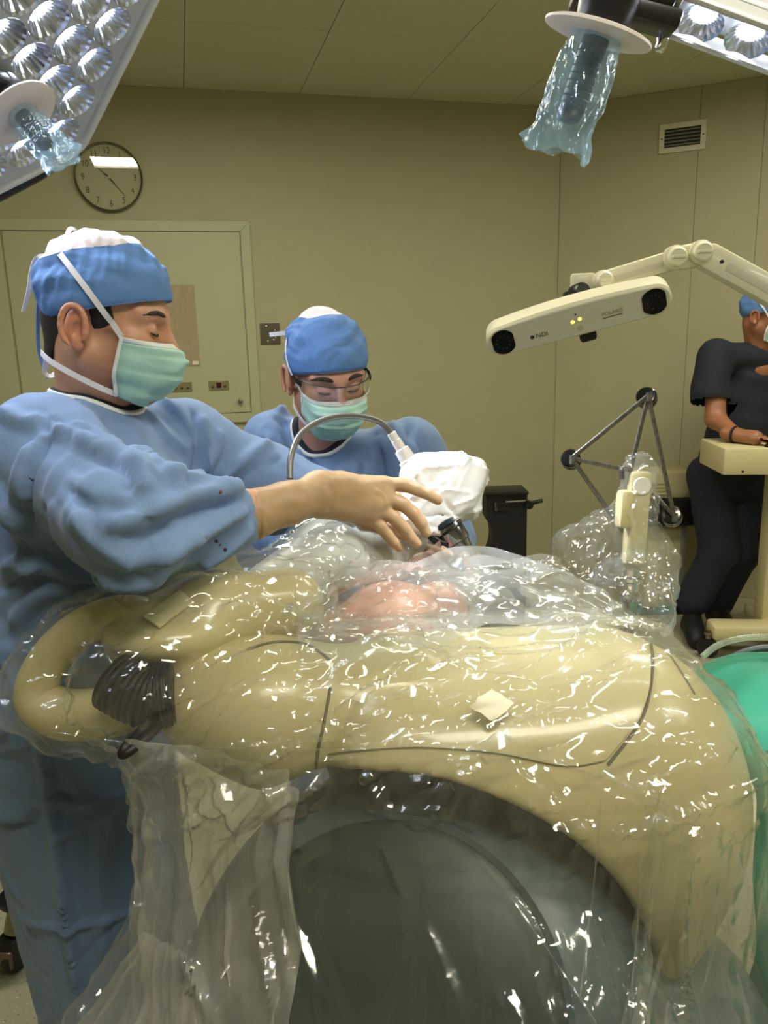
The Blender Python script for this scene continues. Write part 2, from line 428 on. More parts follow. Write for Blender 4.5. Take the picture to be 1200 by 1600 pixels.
def creases(V, Q, n, seed, L=(0.03, 0.09), wd=(0.005, 0.009), A=(0.002, 0.006), field=None, where=None, jit=0.45):
    """many short straight ridges, as in creased film: field(point) gives their direction"""
    from mathutils.kdtree import KDTree
    rs = np.random.RandomState(seed); N = vnormals(V, Q); D = np.zeros(len(V))
    idx = np.arange(len(V)) if where is None else np.where(where)[0]
    kd = KDTree(len(idx))
    for k in idx: kd.insert(V[k], int(k))
    kd.balance()
    for c in rs.choice(idx, n):
        p, nn = V[c], N[c]; d = np.array(field(p) if field else rs.randn(3), float)+rs.randn(3)*jit
        d = d-nn*(d@nn)
        if np.linalg.norm(d) < 1e-3: continue
        d = nrm(d); e = np.cross(nn, d); Lh = rs.uniform(*L); w_ = rs.uniform(*wd); a_ = rs.uniform(*A)*(1 if rs.rand() < 0.75 else -0.7)
        ids = np.array([q[1] for q in kd.find_range(p, Lh)])
        if len(ids) == 0: continue
        q = V[ids]-p; s_ = q@d; x = q@e; k_ = rs.uniform(-3, 3)
        x = x-k_*s_*s_                                        # slight bend
        f = np.clip(1-np.abs(x)/w_, 0, 1)*np.clip(1-(s_/Lh)**2, 0, 1)*(np.abs(q@nn) < 0.03)
        D[ids] += a_*f
    return V+N*D[:, None]

# ------------------------------------------------------------------ lettering
def text_mesh(s, size, extrude=0.0):
    c = bpy.data.curves.new('txt', 'FONT'); c.body = s; c.size = size; c.align_x = 'CENTER'; c.align_y = 'CENTER'; c.extrude = extrude
    o = bpy.data.objects.new('txt', c); COL.objects.link(o)
    me = bpy.data.meshes.new_from_object(o.evaluated_get(bpy.context.evaluated_depsgraph_get()))
    V = np.array([v.co[:] for v in me.vertices]).reshape(-1, 3); F = [list(p.vertices) for p in me.polygons]
    bpy.data.objects.remove(o); bpy.data.curves.remove(c); bpy.data.meshes.remove(me)
    return V, F
# ================================================================== ROOM
H = 2.9
WB = A_(1.116, 4.948, 0); WU = A_(0.9694, 0.2453, 0); WN = A_(0.2453, -0.9694, 0)   # back wall: corner, direction, normal
WR = A_(0.9000, -0.4359, 0); WRN = A_(-0.4359, -0.9000, 0)                           # right wall
ROT_B = atan2(WU[1], WU[0]); ROT_R = atan2(WR[1], WR[0])

M_wall = mat('wall_paint', rgb(173, 168, 133), 0.55, noise=0.03, nscale=6, bump=0.05, bscale=220)
M_ceil = mat('ceiling_paint', rgb(198, 200, 170), 0.7, noise=0.02, nscale=5, bump=0.05, bscale=150)
M_dark = mat('black_plastic', rgb(14, 14, 16), 0.4)
M_black = mat('matt_black', rgb(9, 9, 10), 0.6, noise=0.1)
M_steel = mat('brushed_steel', rgb(150, 145, 132), 0.32, 1.0, noise=0.1, nscale=80, stretch=(1, 1, 14))
M_chrome = mat('chrome', rgb(225, 226, 228), 0.10, 1.0)
M_white = mat('white_enamel', rgb(232, 232, 230), 0.3)

def wallbox(name, a, b, thick, material, kind='structure'):
    """vertical slab from plan point a to b (room side on the left of a->b ... slab lies behind)"""
    a = np.array(a, float); b = np.array(b, float); d = nrm(b-a); nn = A_(-d[1], d[0])
    poly = [a, b, b+nn*thick, a+nn*thick]
    V = [(p[0], p[1], 0) for p in poly]+[(p[0], p[1], H+0.10) for p in poly]
    F = [[0, 1, 2, 3][::-1], [4, 5, 6, 7]]+[[i, (i+1) % 4, (i+1) % 4+4, i+4] for i in range(4)]
    o = mesh_obj(name, V, F, material, smooth=False); o['kind'] = kind; return o
P_bl = WB[:2]-WU[:2]*4.4; P_r2 = WB[:2]+WR[:2]*2.9
P_fl = P_bl+WN[:2]*6.4; P_fr = P_r2+A_(-0.05, -5.4)
wall_back = wallbox('wall_back', P_bl, WB[:2], 0.12, M_wall)
wall_right = wallbox('wall_right', WB[:2], P_r2, 0.12, M_wall)
wallbox('wall_left', P_fl, P_bl, 0.12, M_wall)
wallbox('wall_side', P_r2, P_fr, 0.12, M_wall)
wallbox('wall_behind', P_fr, P_fl, 0.12, M_wall)
# clad panels of the right wall
edges = [0.0, 0.768, 1.094, 1.86, 2.89]
for a, b in zip(edges[:-1], edges[1:]):
    mb = MB(); M = np.eye(4); M[:3, 0] = WR; M[:3, 1] = -WRN; M[:3, 2] = (0, 0, 1); M[:3, 3] = WB
    mb.box(((a+b)/2, -0.004, H/2), (b-a-0.0016, 0.008, H-0.002), bev=0.0015, M=M)
    mb.build('wall_panel', M_wall, wall_right, smooth=False)

# floor: pale speckled sheet flooring
mf = mat('speckled_floor', rgb(168, 164, 140), 0.35, noise=0.05, nscale=8)
nt = mf.node_tree; bs = nt.nodes['Principled BSDF']
vo = nt.nodes.new('ShaderNodeTexVoronoi'); vo.inputs['Scale'].default_value = 85
tcn = nt.nodes.new('ShaderNodeTexCoord'); nt.links.new(tcn.outputs['Object'], vo.inputs['Vector'])
cr = nt.nodes.new('ShaderNodeValToRGB'); nt.links.new(vo.outputs['Distance'], cr.inputs[0])
cr.color_ramp.elements[0].position = 0.16; cr.color_ramp.elements[0].color = (1, 1, 1, 1); cr.color_ramp.elements[1].position = 0.24; cr.color_ramp.elements[1].color = (0, 0, 0, 1)
sp = nt.nodes.new('ShaderNodeMix'); sp.data_type = 'RGBA'; nt.links.new(cr.outputs[0], sp.inputs[0])
old = bs.inputs['Base Color'].links[0].from_socket; nt.links.new(old, sp.inputs[6])
hs = nt.nodes.new('ShaderNodeMix'); hs.data_type = 'RGBA'; hs.inputs[6].default_value = rgb(60, 58, 48); hs.inputs[7].default_value = rgb(215, 212, 195)
sx = nt.nodes.new('ShaderNodeSeparateColor'); nt.links.new(vo.outputs['Color'], sx.inputs[0]); nt.links.new(sx.outputs[0], hs.inputs[0])
nt.links.new(hs.outputs[2], sp.inputs[7]); nt.links.new(sp.outputs[2], bs.inputs['Base Color'])
fl = MB().box((0.1, 1.6, -0.05), (9.0, 9.4, 0.1)).build('floor', mf, smooth=False); fl['kind'] = 'structure'

# ceiling: carrier slab with the tiles that can be seen hung below it
ceil = MB().box((0.1, 1.6, H+0.060), (9.0, 9.4, 0.1)).build('ceiling', M_ceil, smooth=False); ceil['kind'] = 'structure'
Mw = np.eye(4); Mw[:3, 0] = WU; Mw[:3, 1] = WN; Mw[:3, 2] = (0, 0, 1); Mw[:3, 3] = WB
ue = [-4.4, -4.0, -3.39, -2.78, -2.17, -1.56, -0.95, -0.34, 0.27, 0.88, 1.49]
ne = [0.0, 0.31, 0.885, 1.46, 2.035]
for i in range(len(ue)-1):
    for j in range(len(ne)-1):
        c = WB+WU*(ue[i]+ue[i+1])/2+WN*(ne[j]+ne[j+1])/2
        if np.dot(c-WB, WRN) < -0.45 and ue[i] > -0.1: continue
        mb = MB(); mb.box(((ue[i]+ue[i+1])/2, (ne[j]+ne[j+1])/2, H+0.005), (ue[i+1]-ue[i]-0.003, ne[j+1]-ne[j]-0.003, 0.010), bev=0.0015, M=Mw)
        mb.build('ceiling_tile', M_ceil, ceil, smooth=False)

def wthing(name, label, cat, u, z, off=0.0, right=False, group=None):
    W_, D_, Nn = (WB, WR, WRN) if right else (WB, WU, WN)
    p = W_+D_*u+Nn*off; return thing(name, label, cat, (p[0], p[1], z), ROT_R if right else ROT_B, group)

# ceiling lights (behind and above the camera; one shows as the bright strip in the clock glass)
M_diff = mat('light_diffuser', (1, 1, 1, 1), 0.5, emit=CEIL_LIGHT, ecol=(1.0, 0.94, 0.76, 1))
M_fix = mat('fixture_white', rgb(225, 225, 215), 0.4)
for i, (a, b) in enumerate([(-2.2, 1.76), (0.0, 2.2), (-2.0, 4.6), (0.0, 4.6)]):
    p = WB+WU*a+WN*b
    t = thing('ceiling_light_offscreen', 'white ceiling light panel with a glowing warm diffuser', 'ceiling light', (p[0], p[1], H), ROT_B, 'ceiling light panels')
    for s in (-1, 1):
        MB().box((s*0.615, 0, -0.012), (0.03, 0.36, 0.026)).build('fixture_frame', M_fix, t, smooth=False, world=False)
        MB().box((0, s*0.195, -0.012), (1.26, 0.03, 0.026)).build('fixture_frame', M_fix, t, smooth=False, world=False)
    MB().box((0, 0, -0.006), (1.2, 0.36, 0.008)).build('diffuser_offscreen', M_diff, t, smooth=False, world=False)

# ------------------------------------------------------------------ wall clock
t = wthing('wall_clock', 'round wall clock with black numerals and pale dial beside the lamp', 'clock', -2.585, 2.452)
M_dial = mat('clock_dial', rgb(196, 190, 156), 0.5); M_ink = mat('black_ink', rgb(28, 26, 22), 0.5)
FY = Matrix.Rotation(pi/2, 4, 'X')
Mc = np.array(frame((0, 0, 0), (0, -1, 0), (1, 0, 0)))      # local z -> out of the wall
MB().lathe([(0.160, 0.0), (0.168, 0.002), (0.170, 0.02), (0.169, 0.030), (0.1655, 0.033), (0.161, 0.030), (0.160, 0.020)], 64, M=Mc, cap=False).build('rim', mat('clock_rim', rgb(120, 114, 96), 0.25, 0.8), t, world=False)
MB().lathe([(0.161, 0.004), (0.161, 0.012)], 64, M=Mc).build('dial', M_dial, t, world=False, angle=30)
RN = 0.129
for k in range(1, 13):
    a = 2*pi*k/12; V, F = text_mesh(str(k), 0.046)
    V = V.copy(); V[:, 0] *= 0.82; mesh_obj('numeral', np.stack([V[:, 0]+RN*sin(a), np.full(len(V), -0.0126), V[:, 1]+RN*cos(a)], 1), F, M_ink, t, smooth=False, world=False)
mk = MB()
for k in range(60):
    a = 2*pi*k/60; ln = 0.008 if k % 5 == 0 else 0.004
    p0 = A_(sin(a), 0, cos(a)); q = A_(cos(a), 0, -sin(a))*0.0007
    o_ = A_(0, -0.0125, 0); mk.add([p0*0.157+q+o_, p0*0.157-q+o_, p0*(0.157-ln)-q+o_, p0*(0.157-ln)+q+o_], [[0, 1, 2, 3]])
tag(mk.build('minute_track', mat('track_ink', rgb(90, 86, 70), 0.5), t, smooth=False, world=False), None, kind='stuff')
def hand(name, deg, L, wd, tail, y, m):
    a = radians(deg); d = A_(sin(a), 0, cos(a)); q = A_(cos(a), 0, -sin(a)); o_ = A_(0, y, 0)
    pts = [d*-tail-q*wd*0.8, d*L*0.3-q*wd, d*L*0.34-q*wd*0.4, d*L-q*wd*0.28, d*L+q*wd*0.28, d*L*0.34+q*wd*0.4, d*L*0.3+q*wd, d*-tail+q*wd*0.8]
    V = [p+o_ for p in pts]+[p+o_+A_(0, -0.001, 0) for p in pts]; n = 8
    F = [list(range(n))[::-1], list(range(n, 2*n))]+[[i, (i+1) % n, (i+1) % n+n, i+n] for i in range(n)]
    mesh_obj(name, V, F, m, t, smooth=False, world=False)
hand('hour_hand', 311, 0.086, 0.0042, 0.012, -0.015, M_ink)
hand('minute_hand', 141, 0.122, 0.0036, 0.014, -0.017, M_ink)
hand('second_hand', 28, 0.075, 0.0012, 0.035, -0.019, mat('pale_hand', rgb(205, 198, 170), 0.4))
MB().lathe([(0.006, 0.014), (0.006, 0.022)], 16, M=Mc).build('hand_hub', mat('pale_hand', rgb(205, 198, 170), 0.4), t, world=False)
M_glass = film_mat('flat_glass', tint=(0.97, 0.97, 0.95), haze=0.0, ior=1.6, rough=0.01, bump=0.0, boost=1.0)
MB().lathe([(0.1615, 0.0255), (0.1615, 0.027)], 64, M=Mc).build('glass', M_glass, t, world=False, angle=30)

# ------------------------------------------------------------------ service panel in the back wall
M_pan = mat('panel_paint', rgb(178, 179, 144), 0.42, noise=0.02, nscale=9, bump=0.03, bscale=180)
t = wthing('service_panel', 'pale green steel service panel with hinged doors set in the wall', 'panel', -3.0, 1.147)
U0, U1, Z0, Z1 = -1.02, 1.125, 0.0, 1.093     # local
fw = 0.052
for nm, poly in (('frame_top', [(U0, Z1), (U1, Z1), (U1-fw, Z1-fw), (U0+fw, Z1-fw)]), ('frame_bottom', [(U0, Z0), (U1, Z0), (U1-fw, Z0+fw), (U0+fw, Z0+fw)]),
                 ('frame_side', [(U1, Z0+0.0012), (U1, Z1-0.0012), (U1-fw+.0008, Z1-fw-0.001), (U1-fw+.0008, Z0+fw+0.001)]), ('frame_side', [(U0, Z0), (U0, Z1), (U0+fw, Z1-fw), (U0+fw, Z0+fw)])):
    MB().prism(poly[::-1] if nm != 'frame_bottom' else poly, -0.022, 0.0).build(nm, M_pan, t, smooth=False, world=False)
MB().prism([(U0+.01, Z0+.01), (U1-.01, Z0+.01), (U1-.01, Z1-.01), (U0+.01, Z1-.01)], -0.006, 0.0).build('back_plate', M_pan, t, smooth=False, world=False)
d1 = MB().box(((-0.136+U1-fw)/2-0.002, -0.012, (Z0+Z1)/2), (U1-fw+0.136-0.008, 0.014, Z1-Z0-2*fw-0.007), bev=0.002).build('door', M_pan, t, smooth=False, world=False)
d2 = MB().box(((U0+fw-0.142)/2, -0.012, (Z0+Z1)/2), (-0.142-U0-fw-0.004, 0.014, Z1-Z0-2*fw-0.007), bev=0.002).build('door', M_pan, t, smooth=False, world=False)
def sub(mb, name, material, parent, **k):
    """a sub-part given in the local frame of the thing t"""
    V = np.vstack(mb.V); Mt = np.array(pmat(t)); V = V@Mt[:3, :3].T+Mt[:3, 3]
    return mesh_obj(name, V, mb.F, material, parent, k.get('smooth', True), k.get('angle', 40))
kb = frame((1.012, -0.019, 0.12), (0, -1, 0))
sub(MB().lathe([(0.006, 0), (0.006, 0.010), (0.012, 0.014), (0.0135, 0.022), (0.010, 0.029), (0.003, 0.031)], 20, M=kb), 'knob', M_steel, d1)
for x, kind in ((0.694, 0), (0.898, 1)):
    mp_ = mat('switch_plate_bronze', rgb(140, 130, 92), 0.4, 0.3)
    pl = sub(MB().box((x, -0.0215, 0.212), (0.112, 0.005, 0.052), bev=0.001), 'switch_plate', mp_, d1, smooth=False)
    for k, dx in enumerate((-0.034, 0, 0.034)):
        if kind == 1 and k == 1:
            sub(MB().box((x, -0.0255, 0.215), (0.026, 0.004, 0.030), bev=0.001), 'display', mat('dark_red_display', rgb(40, 8, 10), 0.2), d1, smooth=False)
            V, F = text_mesh('11', 0.018); sub(MB().add(np.stack([V[:, 0]+x, np.full(len(V), -0.0279), V[:, 1]+0.215], 1), F), 'display_digits', mat('red_digits', rgb(150, 30, 30), 0.4, emit=0.3), d1, smooth=False)
        else:
            sub(MB().lathe([(0.0075, 0), (0.007, 0.006), (0.004, 0.008)], 14, M=frame((x+dx, -0.0235, 0.207), (0, -1, 0))), 'push_button', mat('button_brown', rgb(74, 66, 44), 0.4), d1)
# clear sheet holder stuck to the door
t2 = wthing('plastic_sleeve', 'clear plastic sleeve holding a pinkish sheet on the service panel door', 'document sleeve', -2.315, 1.69, 0.0195)
MB().box((0, -0.0008, 0), (0.235, 0.001, 0.435)).build('sheet', mat('pink_paper', rgb(186, 166, 128), 0.6), t2, smooth=False, world=False)
G = np.zeros((40, 24, 3))
for i in range(40):
    for j in range(24):
        x, z = -0.12+0.24*j/23, -0.22+0.44*i/39
        G[i, j] = (x, -0.003-0.0016*max(0, sin(x*95+z*20)*sin(z*80-x*13)), z)
MB().grid(G, thick=0.0004).build('film', film_mat('sleeve_film', haze=0.03, ior=1.5, rough=0.03, bump=0.0), t2, world=False)
MB().box((0.094, -0.0055, -0.20), (0.032, 0.001, 0.020)).build('white_sticker', mat('paper_white', rgb(222, 216, 200), 0.7), t2, smooth=False, world=False)

# steel socket plate
t = wthing('socket_plate', 'square brushed steel socket plate on the wall beside the service panel', 'wall plate', -1.7935, 1.6375)
MB().box((0, -0.003, 0), (0.113, 0.006, 0.118), bev=0.0015).build('plate', mat('dark_steel', rgb(112, 105, 92), 0.35, 1.0, noise=0.1, nscale=60), t, smooth=False, world=False)
for dx, dz in ((-0.02, 0.043), (-0.016, -0.040), (0.028, 0.018), (0.03, -0.022), (0.018, -0.034)):
    MB().lathe([(0.0045, 0), (0.004, 0.003), (0.001, 0.004)], 12, M=frame((dx, -0.005, dz), (0, -1, 0))).build('screw', M_chrome, t, world=False)

# air vent on the right wall
t = wthing('air_vent', 'small white louvred air vent high on the right wall', 'vent', 0.682, 2.648, 0.008, right=True)
W2, H2 = 0.123, 0.0765; bw = 0.028
M_vent = mat('vent_white', rgb(212, 206, 180), 0.4)
for s in (-1, 1):
    MB().box((0, -0.006, s*(H2-bw/2)), (2*W2, 0.012, bw), bev=0.002).build('vent_frame', M_vent, t, smooth=False, world=False)
    MB().box((s*(W2-bw/2), -0.0055, 0), (bw, 0.011, 2*(H2-bw)), bev=0.001).build('vent_frame', M_vent, t, smooth=False, world=False)
    MB().lathe([(0.0045, 0), (0.004, 0.002)], 10, M=frame((s*(W2-bw/2), -0.011, 0), (0, -1, 0))).build('screw', M_dark, t, world=False)
MB().box((0, -0.0005, 0), (2*(W2-bw), 0.001, 2*(H2-bw))).build('duct_shade', M_black, t, smooth=False, world=False)  # flat black plate, painted shade for the depth behind the slats
for k in range(5):
    rot = _rx(radians(35))
    MB().box((0, -0.0055, -0.037+0.0185*k), (2*(W2-bw), 0.012, 0.0025), rot=rot).build('slat', mat('vent_slat', rgb(150, 145, 122), 0.5), t, smooth=False, world=False)
# ================================================================== SURGICAL LAMPS
M_refl = mat('reflector_metal', rgb(222, 228, 242), 0.16, 1.0)
M_led = mat('lamp_led', (1, 1, 1, 1), 0.5, emit=60.0, ecol=(0.86, 0.92, 1.0, 1))
M_lampw = mat('lamp_white', rgb(222, 224, 228), 0.3, coat=0.3)
M_lampf = mat('lamp_face', rgb(226, 230, 240), 0.4, 0.0)
M_plate = mat('guard_plate', rgb(236, 226, 228), 0.35)
M_grip = mat('lamp_grip', rgb(20, 26, 44), 0.35)
M_bag = film_mat('blue_handle_film', tint=(0.82, 0.93, 1.0), haze=0.24, hazecol=(0.52, 0.80, 1.0), ior=1.6, rough=0.08, bump=0.5, scale=60, boost=1.4)
M_lglass = film_mat('lamp_glass', tint=(0.97, 0.98, 1.0), haze=0.0, ior=1.35, rough=0.02, bump=0.0)

_bowls = {}
def bowl_mesh(r, depth, n=20):
    """fluted reflector cup: alternating radii give the bright streaks; opening at z=0 (facing +z), apex at -depth"""
    key = (round(r, 4), round(depth, 4))
    if key in _bowls: return _bowls[key]
    V = []; F = []; rows = 7
    for i in range(rows):
        f = i/(rows-1); rr = r*(0.16+0.84*f**0.75); z = -depth*(1-f)**1.3
        for k in range(2*n):
            a = pi*k/n; q = rr*(1-0.07*(k % 2)*(0.4+0.6*(1-f))); V.append((q*cos(a), q*sin(a), z))
    m = 2*n
    for i in range(rows-1):
        for k in range(m): F.append([i*m+k, i*m+(k+1) % m, (i+1)*m+(k+1) % m, (i+1)*m+k])
    F.append(list(range(m)))
    me = bpy.data.meshes.new('reflector'); me.from_pydata(V, [], F); me.update(); me.materials.append(M_refl)
    bm = bmesh.new(); bmesh.ops.create_icosphere(bm, subdivisions=2, radius=r*0.34)
    ml = bpy.data.meshes.new('led'); bm.to_mesh(ml); bm.free(); ml.materials.append(M_led); ml.shade_smooth()
    _bowls[key] = (me, ml); return _bowls[key]
def put_bowl(t, M, r, depth):
    me, ml = bowl_mesh(r, depth)
    o = bpy.data.objects.new('reflector', me); COL.objects.link(o); o.parent = t
    o.matrix_parent_inverse = pmat(t).inverted(); o.matrix_basis = Matrix(M.tolist())
    l = bpy.data.objects.new('led', ml); COL.objects.link(l); l.parent = o; l.location = (0, 0, -depth*0.72)
def handle_bag(t, base, ax, L, r0, flare, bend, seed, name='handle_cover'):
    """thin film sleeve over a handle: gathered at the top, loose at the end"""
    M = frame(base, ax, bend); rows, seg = 60, 72; G = np.zeros((rows, seg+1, 3)); rs = np.random.RandomState(seed); ph = rs.rand(8)*6
    for i in range(rows):
        f = i/(rows-1)
        rr = r0*(0.95+0.22*sin(pi*min(f*1.15, 1))+0.0*f)
        if f > 0.8: rr = r0*(1.02+flare*(f-0.8)/0.2)
        fl = 1.0-0.45*max(0, (f-0.62)/0.38)
        for j in range(seg+1):
            a = 2*pi*j/seg
            wv = 0.05*sin(5*a+ph[0]+f*5)+0.04*sin(9*a+ph[1]-f*8)+0.03*sin(14*a+ph[2]+f*14)
            q = rr*(1+wv*(0.3+f)); x = q*cos(a)*(1+(1-fl)*0.5)+0.006*f*f; y = q*sin(a)*fl
            z = L*f+(0.005*sin(3*a+ph[3])+0.003*sin(7*a+ph[4]))*(1 if i == rows-1 else max(0, (f-0.85)/0.15))
            G[i, j] = (x, y, z)
    V = G.reshape(-1, 3); C_ = crumple(V, 34, 5, seed, 0.6)*0.0035
    rad = V.copy(); rad[:, 2] = 0; rad /= np.linalg.norm(rad, axis=1, keepdims=True)+1e-9
    V = V+rad*C_[:, None]; G = V.reshape(rows, seg+1, 3); G[:, -1] = G[:, 0]
    return MB().grid(G, M=M).build(name, M_bag, t, angle=24)
def lamp_handle(t, hub, n, L, r, seed, bend, bagr):
    """hub collar, white guard plate, ribbed dark handle and film sleeve along n"""
    MB().lathe([(0.034, -0.02), (0.036, 0.0), (0.032, 0.022), (0.03, 0.03)], 28, M=frame(hub, n)).build('handle_collar', M_dark, t)
    MB().lathe([(0.028, 0.030), (0.062, 0.030), (0.067, 0.032), (0.067, 0.035), (0.060, 0.037), (0.028, 0.038)], 48, M=frame(hub, n)).build('guard_plate', M_plate, t)
    prof = [(r*0.9, 0.036)]
    for k in range(9):
        z = 0.040+(L-0.045)*k/9; prof += [(r, z), (r, z+(L-0.045)/9*0.7), (r*0.93, z+(L-0.045)/9*0.8)]
    prof += [(r*0.98, L), (r*0.8, L+0.012), (r*0.3, L+0.016)]
    MB().lathe(prof, 26, M=frame(hub, n)).build('handle_grip', M_grip, t, angle=30)
    handle_bag(t, np.array(hub)+n*0.038, n, L+0.012, bagr, 0.12, bend, seed)

# ---- lamp over the left surgeon: hexagonal head full of fluted reflectors
tgt = A_(0.08, 1.3, 1.2)
c0 = at(20, 95, 1.45); nA = nrm(tgt-c0); xA = nrm(np.cross((0, 0, 1), nA)); yA = np.cross(nA, xA)
cA = c0-xA*0.1007-yA*0.036; hubA = c0-xA*0.012-yA*0.045
MA = np.eye(4); MA[:3, 0] = xA; MA[:3, 1] = yA; MA[:3, 2] = nA; MA[:3, 3] = cA
tA = thing('surgical_lamp', 'hexagonal surgical lamp head packed with bright fluted reflectors', 'surgical lamp', cA)
def hexpts(ap, rc, n=10):
    """rounded hexagon outline, apothem ap, corner radius rc"""
    P = []; R_ = (ap-rc)/cos(pi/6)
    for k in range(6):
        a = radians(-39.3+60*k+30); c = A_(R_*cos(a), R_*sin(a))
        for q in np.linspace(-pi/6, pi/6, n): P.append(c+rc*A_(cos(a+q), sin(a+q)))
    return np.array(P)
hx = hexpts(0.362, 0.05)
def ringed(loops):
    V = np.vstack(loops); n = len(loops[0]); F = []
    for i in range(len(loops)-1):
        for k in range(n): F.append([i*n+k, i*n+(k+1) % n, (i+1)*n+(k+1) % n, (i+1)*n+k])
    return V, F
def L3(P, z): return np.column_stack([P, np.full(len(P), z)])
V, F = ringed([L3(hexpts(0.342, 0.045), 0.0), L3(hexpts(0.348, 0.046), 0.012), L3(hexpts(0.356, 0.05), 0.015), L3(hexpts(0.363, 0.052), 0.010), L3(hexpts(0.365, 0.053), -0.006), L3(hexpts(0.360, 0.05), -0.016), L3(hexpts(0.342, 0.045), -0.018)])
MB().add(V, F, MA).build('rim', M_lampw, tA, angle=60)
V, F = ringed([L3(hexpts(0.363, 0.052), -0.012), L3(hexpts(0.35, 0.05), -0.045), L3(hexpts(0.30, 0.05), -0.075), L3(hexpts(0.16, 0.05), -0.095)])
n_ = len(hx); F.append([3*n_+k for k in range(n_)])
MB().add(V, F, MA).build('housing', M_lampw, tA, angle=60)
hexf = hexpts(0.346, 0.046)
V2 = np.vstack([L3(hexf, 0.010), L3(hexf, 0.008)]); nn_ = len(hexf)
MB().add(V2, [list(range(nn_)), list(range(nn_, 2*nn_))[::-1]], MA).build('cover_glass', M_lglass, tA, smooth=False)
def inhex(p, m):
    return all(p[0]*cos(radians(-39.3+60*k))+p[1]*sin(radians(-39.3+60*k)) < m for k in range(6))
sp = 0.083; bowls = []; hubl = A_((hubA-cA)@xA, (hubA-cA)@yA)
for i in range(-6, 7):
    for j in range(-6, 7):
        a0 = radians(-9.3); b0 = radians(50.7)
        p = A_(cos(a0), sin(a0))*sp*i+A_(cos(b0), sin(b0))*sp*j
        if np.linalg.norm(p-hubl) < 0.035 or not inhex(p, 0.305): continue
        M = MA.copy(); M[:3, 3] = cA+xA*p[0]+yA*p[1]+nA*0.004
        put_bowl(tA, M, 0.0405, 0.042); bowls.append(p)
# face plate with a hole for every reflector
from mathutils.geometry import delaunay_2d_cdt
pts = [Vector(p) for p in hexf]; loops = [list(range(len(hexf)))]
for b in bowls:
    k0 = len(pts); pts += [Vector((b[0]+0.0402*cos(2*pi*k/24), b[1]+0.0402*sin(2*pi*k/24))) for k in range(24)]; loops.append(list(range(k0, k0+24)))
ed = [(l[i], l[(i+1) % len(l)]) for l in loops for i in range(len(l))]
vv, _, ff, _, _, _ = delaunay_2d_cdt(pts, ed, [], 0, 1e-6)
vv = np.array([v[:] for v in vv]); tri = []
for f in ff:
    c = vv[list(f)].mean(0)
    if inhex(c, 0.346) and all(np.linalg.norm(c-b) > 0.0385 for b in bowls): tri.append(list(f))
MB().add(L3(vv, 0.003), tri, MA).build('face_plate', M_lampf, tA, smooth=False)
# black grip bar along the lower rim
a2 = radians(-39.3); e = A_(-sin(a2), cos(a2)); nrmE = A_(cos(a2), sin(a2))
gp = [cA+xA*q[0]+yA*q[1]+nA*z for q, z in ((nrmE*0.382+e*0.135, -0.012), (nrmE*0.390+e*0.10, -0.012), (nrmE*0.392, -0.012), (nrmE*0.390-e*0.10, -0.012), (nrmE*0.382-e*0.135, -0.012))]
MB().tube(spline(gp, 8), 0.0165, 12, flat=1.2, up=nA).build('edge_grip', M_grip, tA)
# hub arm and handle
MH = MA.copy(); MH[:3, 3] = hubA
MB().box((-0.035, 0.0, 0.030), (0.135, 0.062, 0.03), bev=0.008, M=MH).build('hub_block', M_dark, tA)
for q in ((0.026, 0.02), (0.026, -0.02)):
    M = MA.copy(); M[:3, 3] = hubA+xA*q[0]+yA*q[1]+nA*0.045
    MB().lathe([(0.007, 0), (0.007, 0.006), (0.004, 0.008)], 12, M=M).build('hub_screw', M_chrome, tA)
lamp_handle(tA, hubA+nA*0.04, nA, 0.092, 0.0150, 5, (0.7, 0, -0.3), 0.027)
up = [cA-nA*0.09, cA-nA*0.16+A_(-0.02, 0.0, 0.04), A_(cA[0]-0.25, cA[1]+0.1, 2.5), A_(cA[0]-0.25, cA[1]+0.1, H-0.0)]
MB().tube(spline(up, 8), 0.024, 14).build('suspension_arm', M_lampw, tA)
def spot(name, loc, n, W_, ang, size, col, parent):
    d = bpy.data.lights.new(name, 'SPOT'); d.energy = W_; d.spot_size = radians(ang); d.spot_blend = 0.95; d.shadow_soft_size = size; d.color = col
    o = bpy.data.objects.new(name, d); COL.objects.link(o); o.parent = parent
    o.matrix_parent_inverse = pmat(parent).inverted(); o.matrix_basis = Matrix(frame(loc, -np.array(n)).tolist()); return o
spot('lamp_beam', hubA+nA*0.03+yA*0.10, nrm(A_(0.06, 1.33, 1.30)-hubA), LAMP_A_W, 38, 0.10, (0.90, 0.95, 1.0), tA)

# ---- second lamp: dark hub with guard plate, long glazed petal running to the right
c1 = at(960, 18, 1.1); nB = nrm(A_(0.16, 1.22, 1.15)-c1); nB = nrm(nB+A_(-0.10, 0.0, 0))
tB = thing('surgical_lamp', 'surgical lamp with dark hub, white guard plate and long glazed petal', 'surgical lamp', c1)
cP = at(1036, 44, 1.10); nP = nrm(nB*0.75+nrm(CAM-cP)*0.55)
xB = nrm(onplane(1200, 105, cP, nP)-cP); yB = nrm(np.cross(nP, xB))
MBm = np.eye(4); MBm[:3, 0] = xB; MBm[:3, 1] = yB; MBm[:3, 2] = nP; MBm[:3, 3] = cP
def loc2(px, py): q = onplane(px, py, cP, nP)-cP; return A_(q@xB, q@yB)
e0 = loc2(1036, 44); u0 = loc2(1104, 0); wdt = (u0-e0)[1]
s_ = 1 if wdt > 0 else -1; wdt = abs(wdt)
x0, x1 = e0[0], e0[0]+0.52; y0 = e0[1]; y1 = y0+s_*wdt
ys = sorted((y0, y1)); cx, cy = (x0+x1)/2, (y0+y1)/2
MB().box((cx, cy, -0.028), (x1-x0, wdt, 0.02), bev=0.006, M=MBm).build('petal_housing', M_lampw, tB)
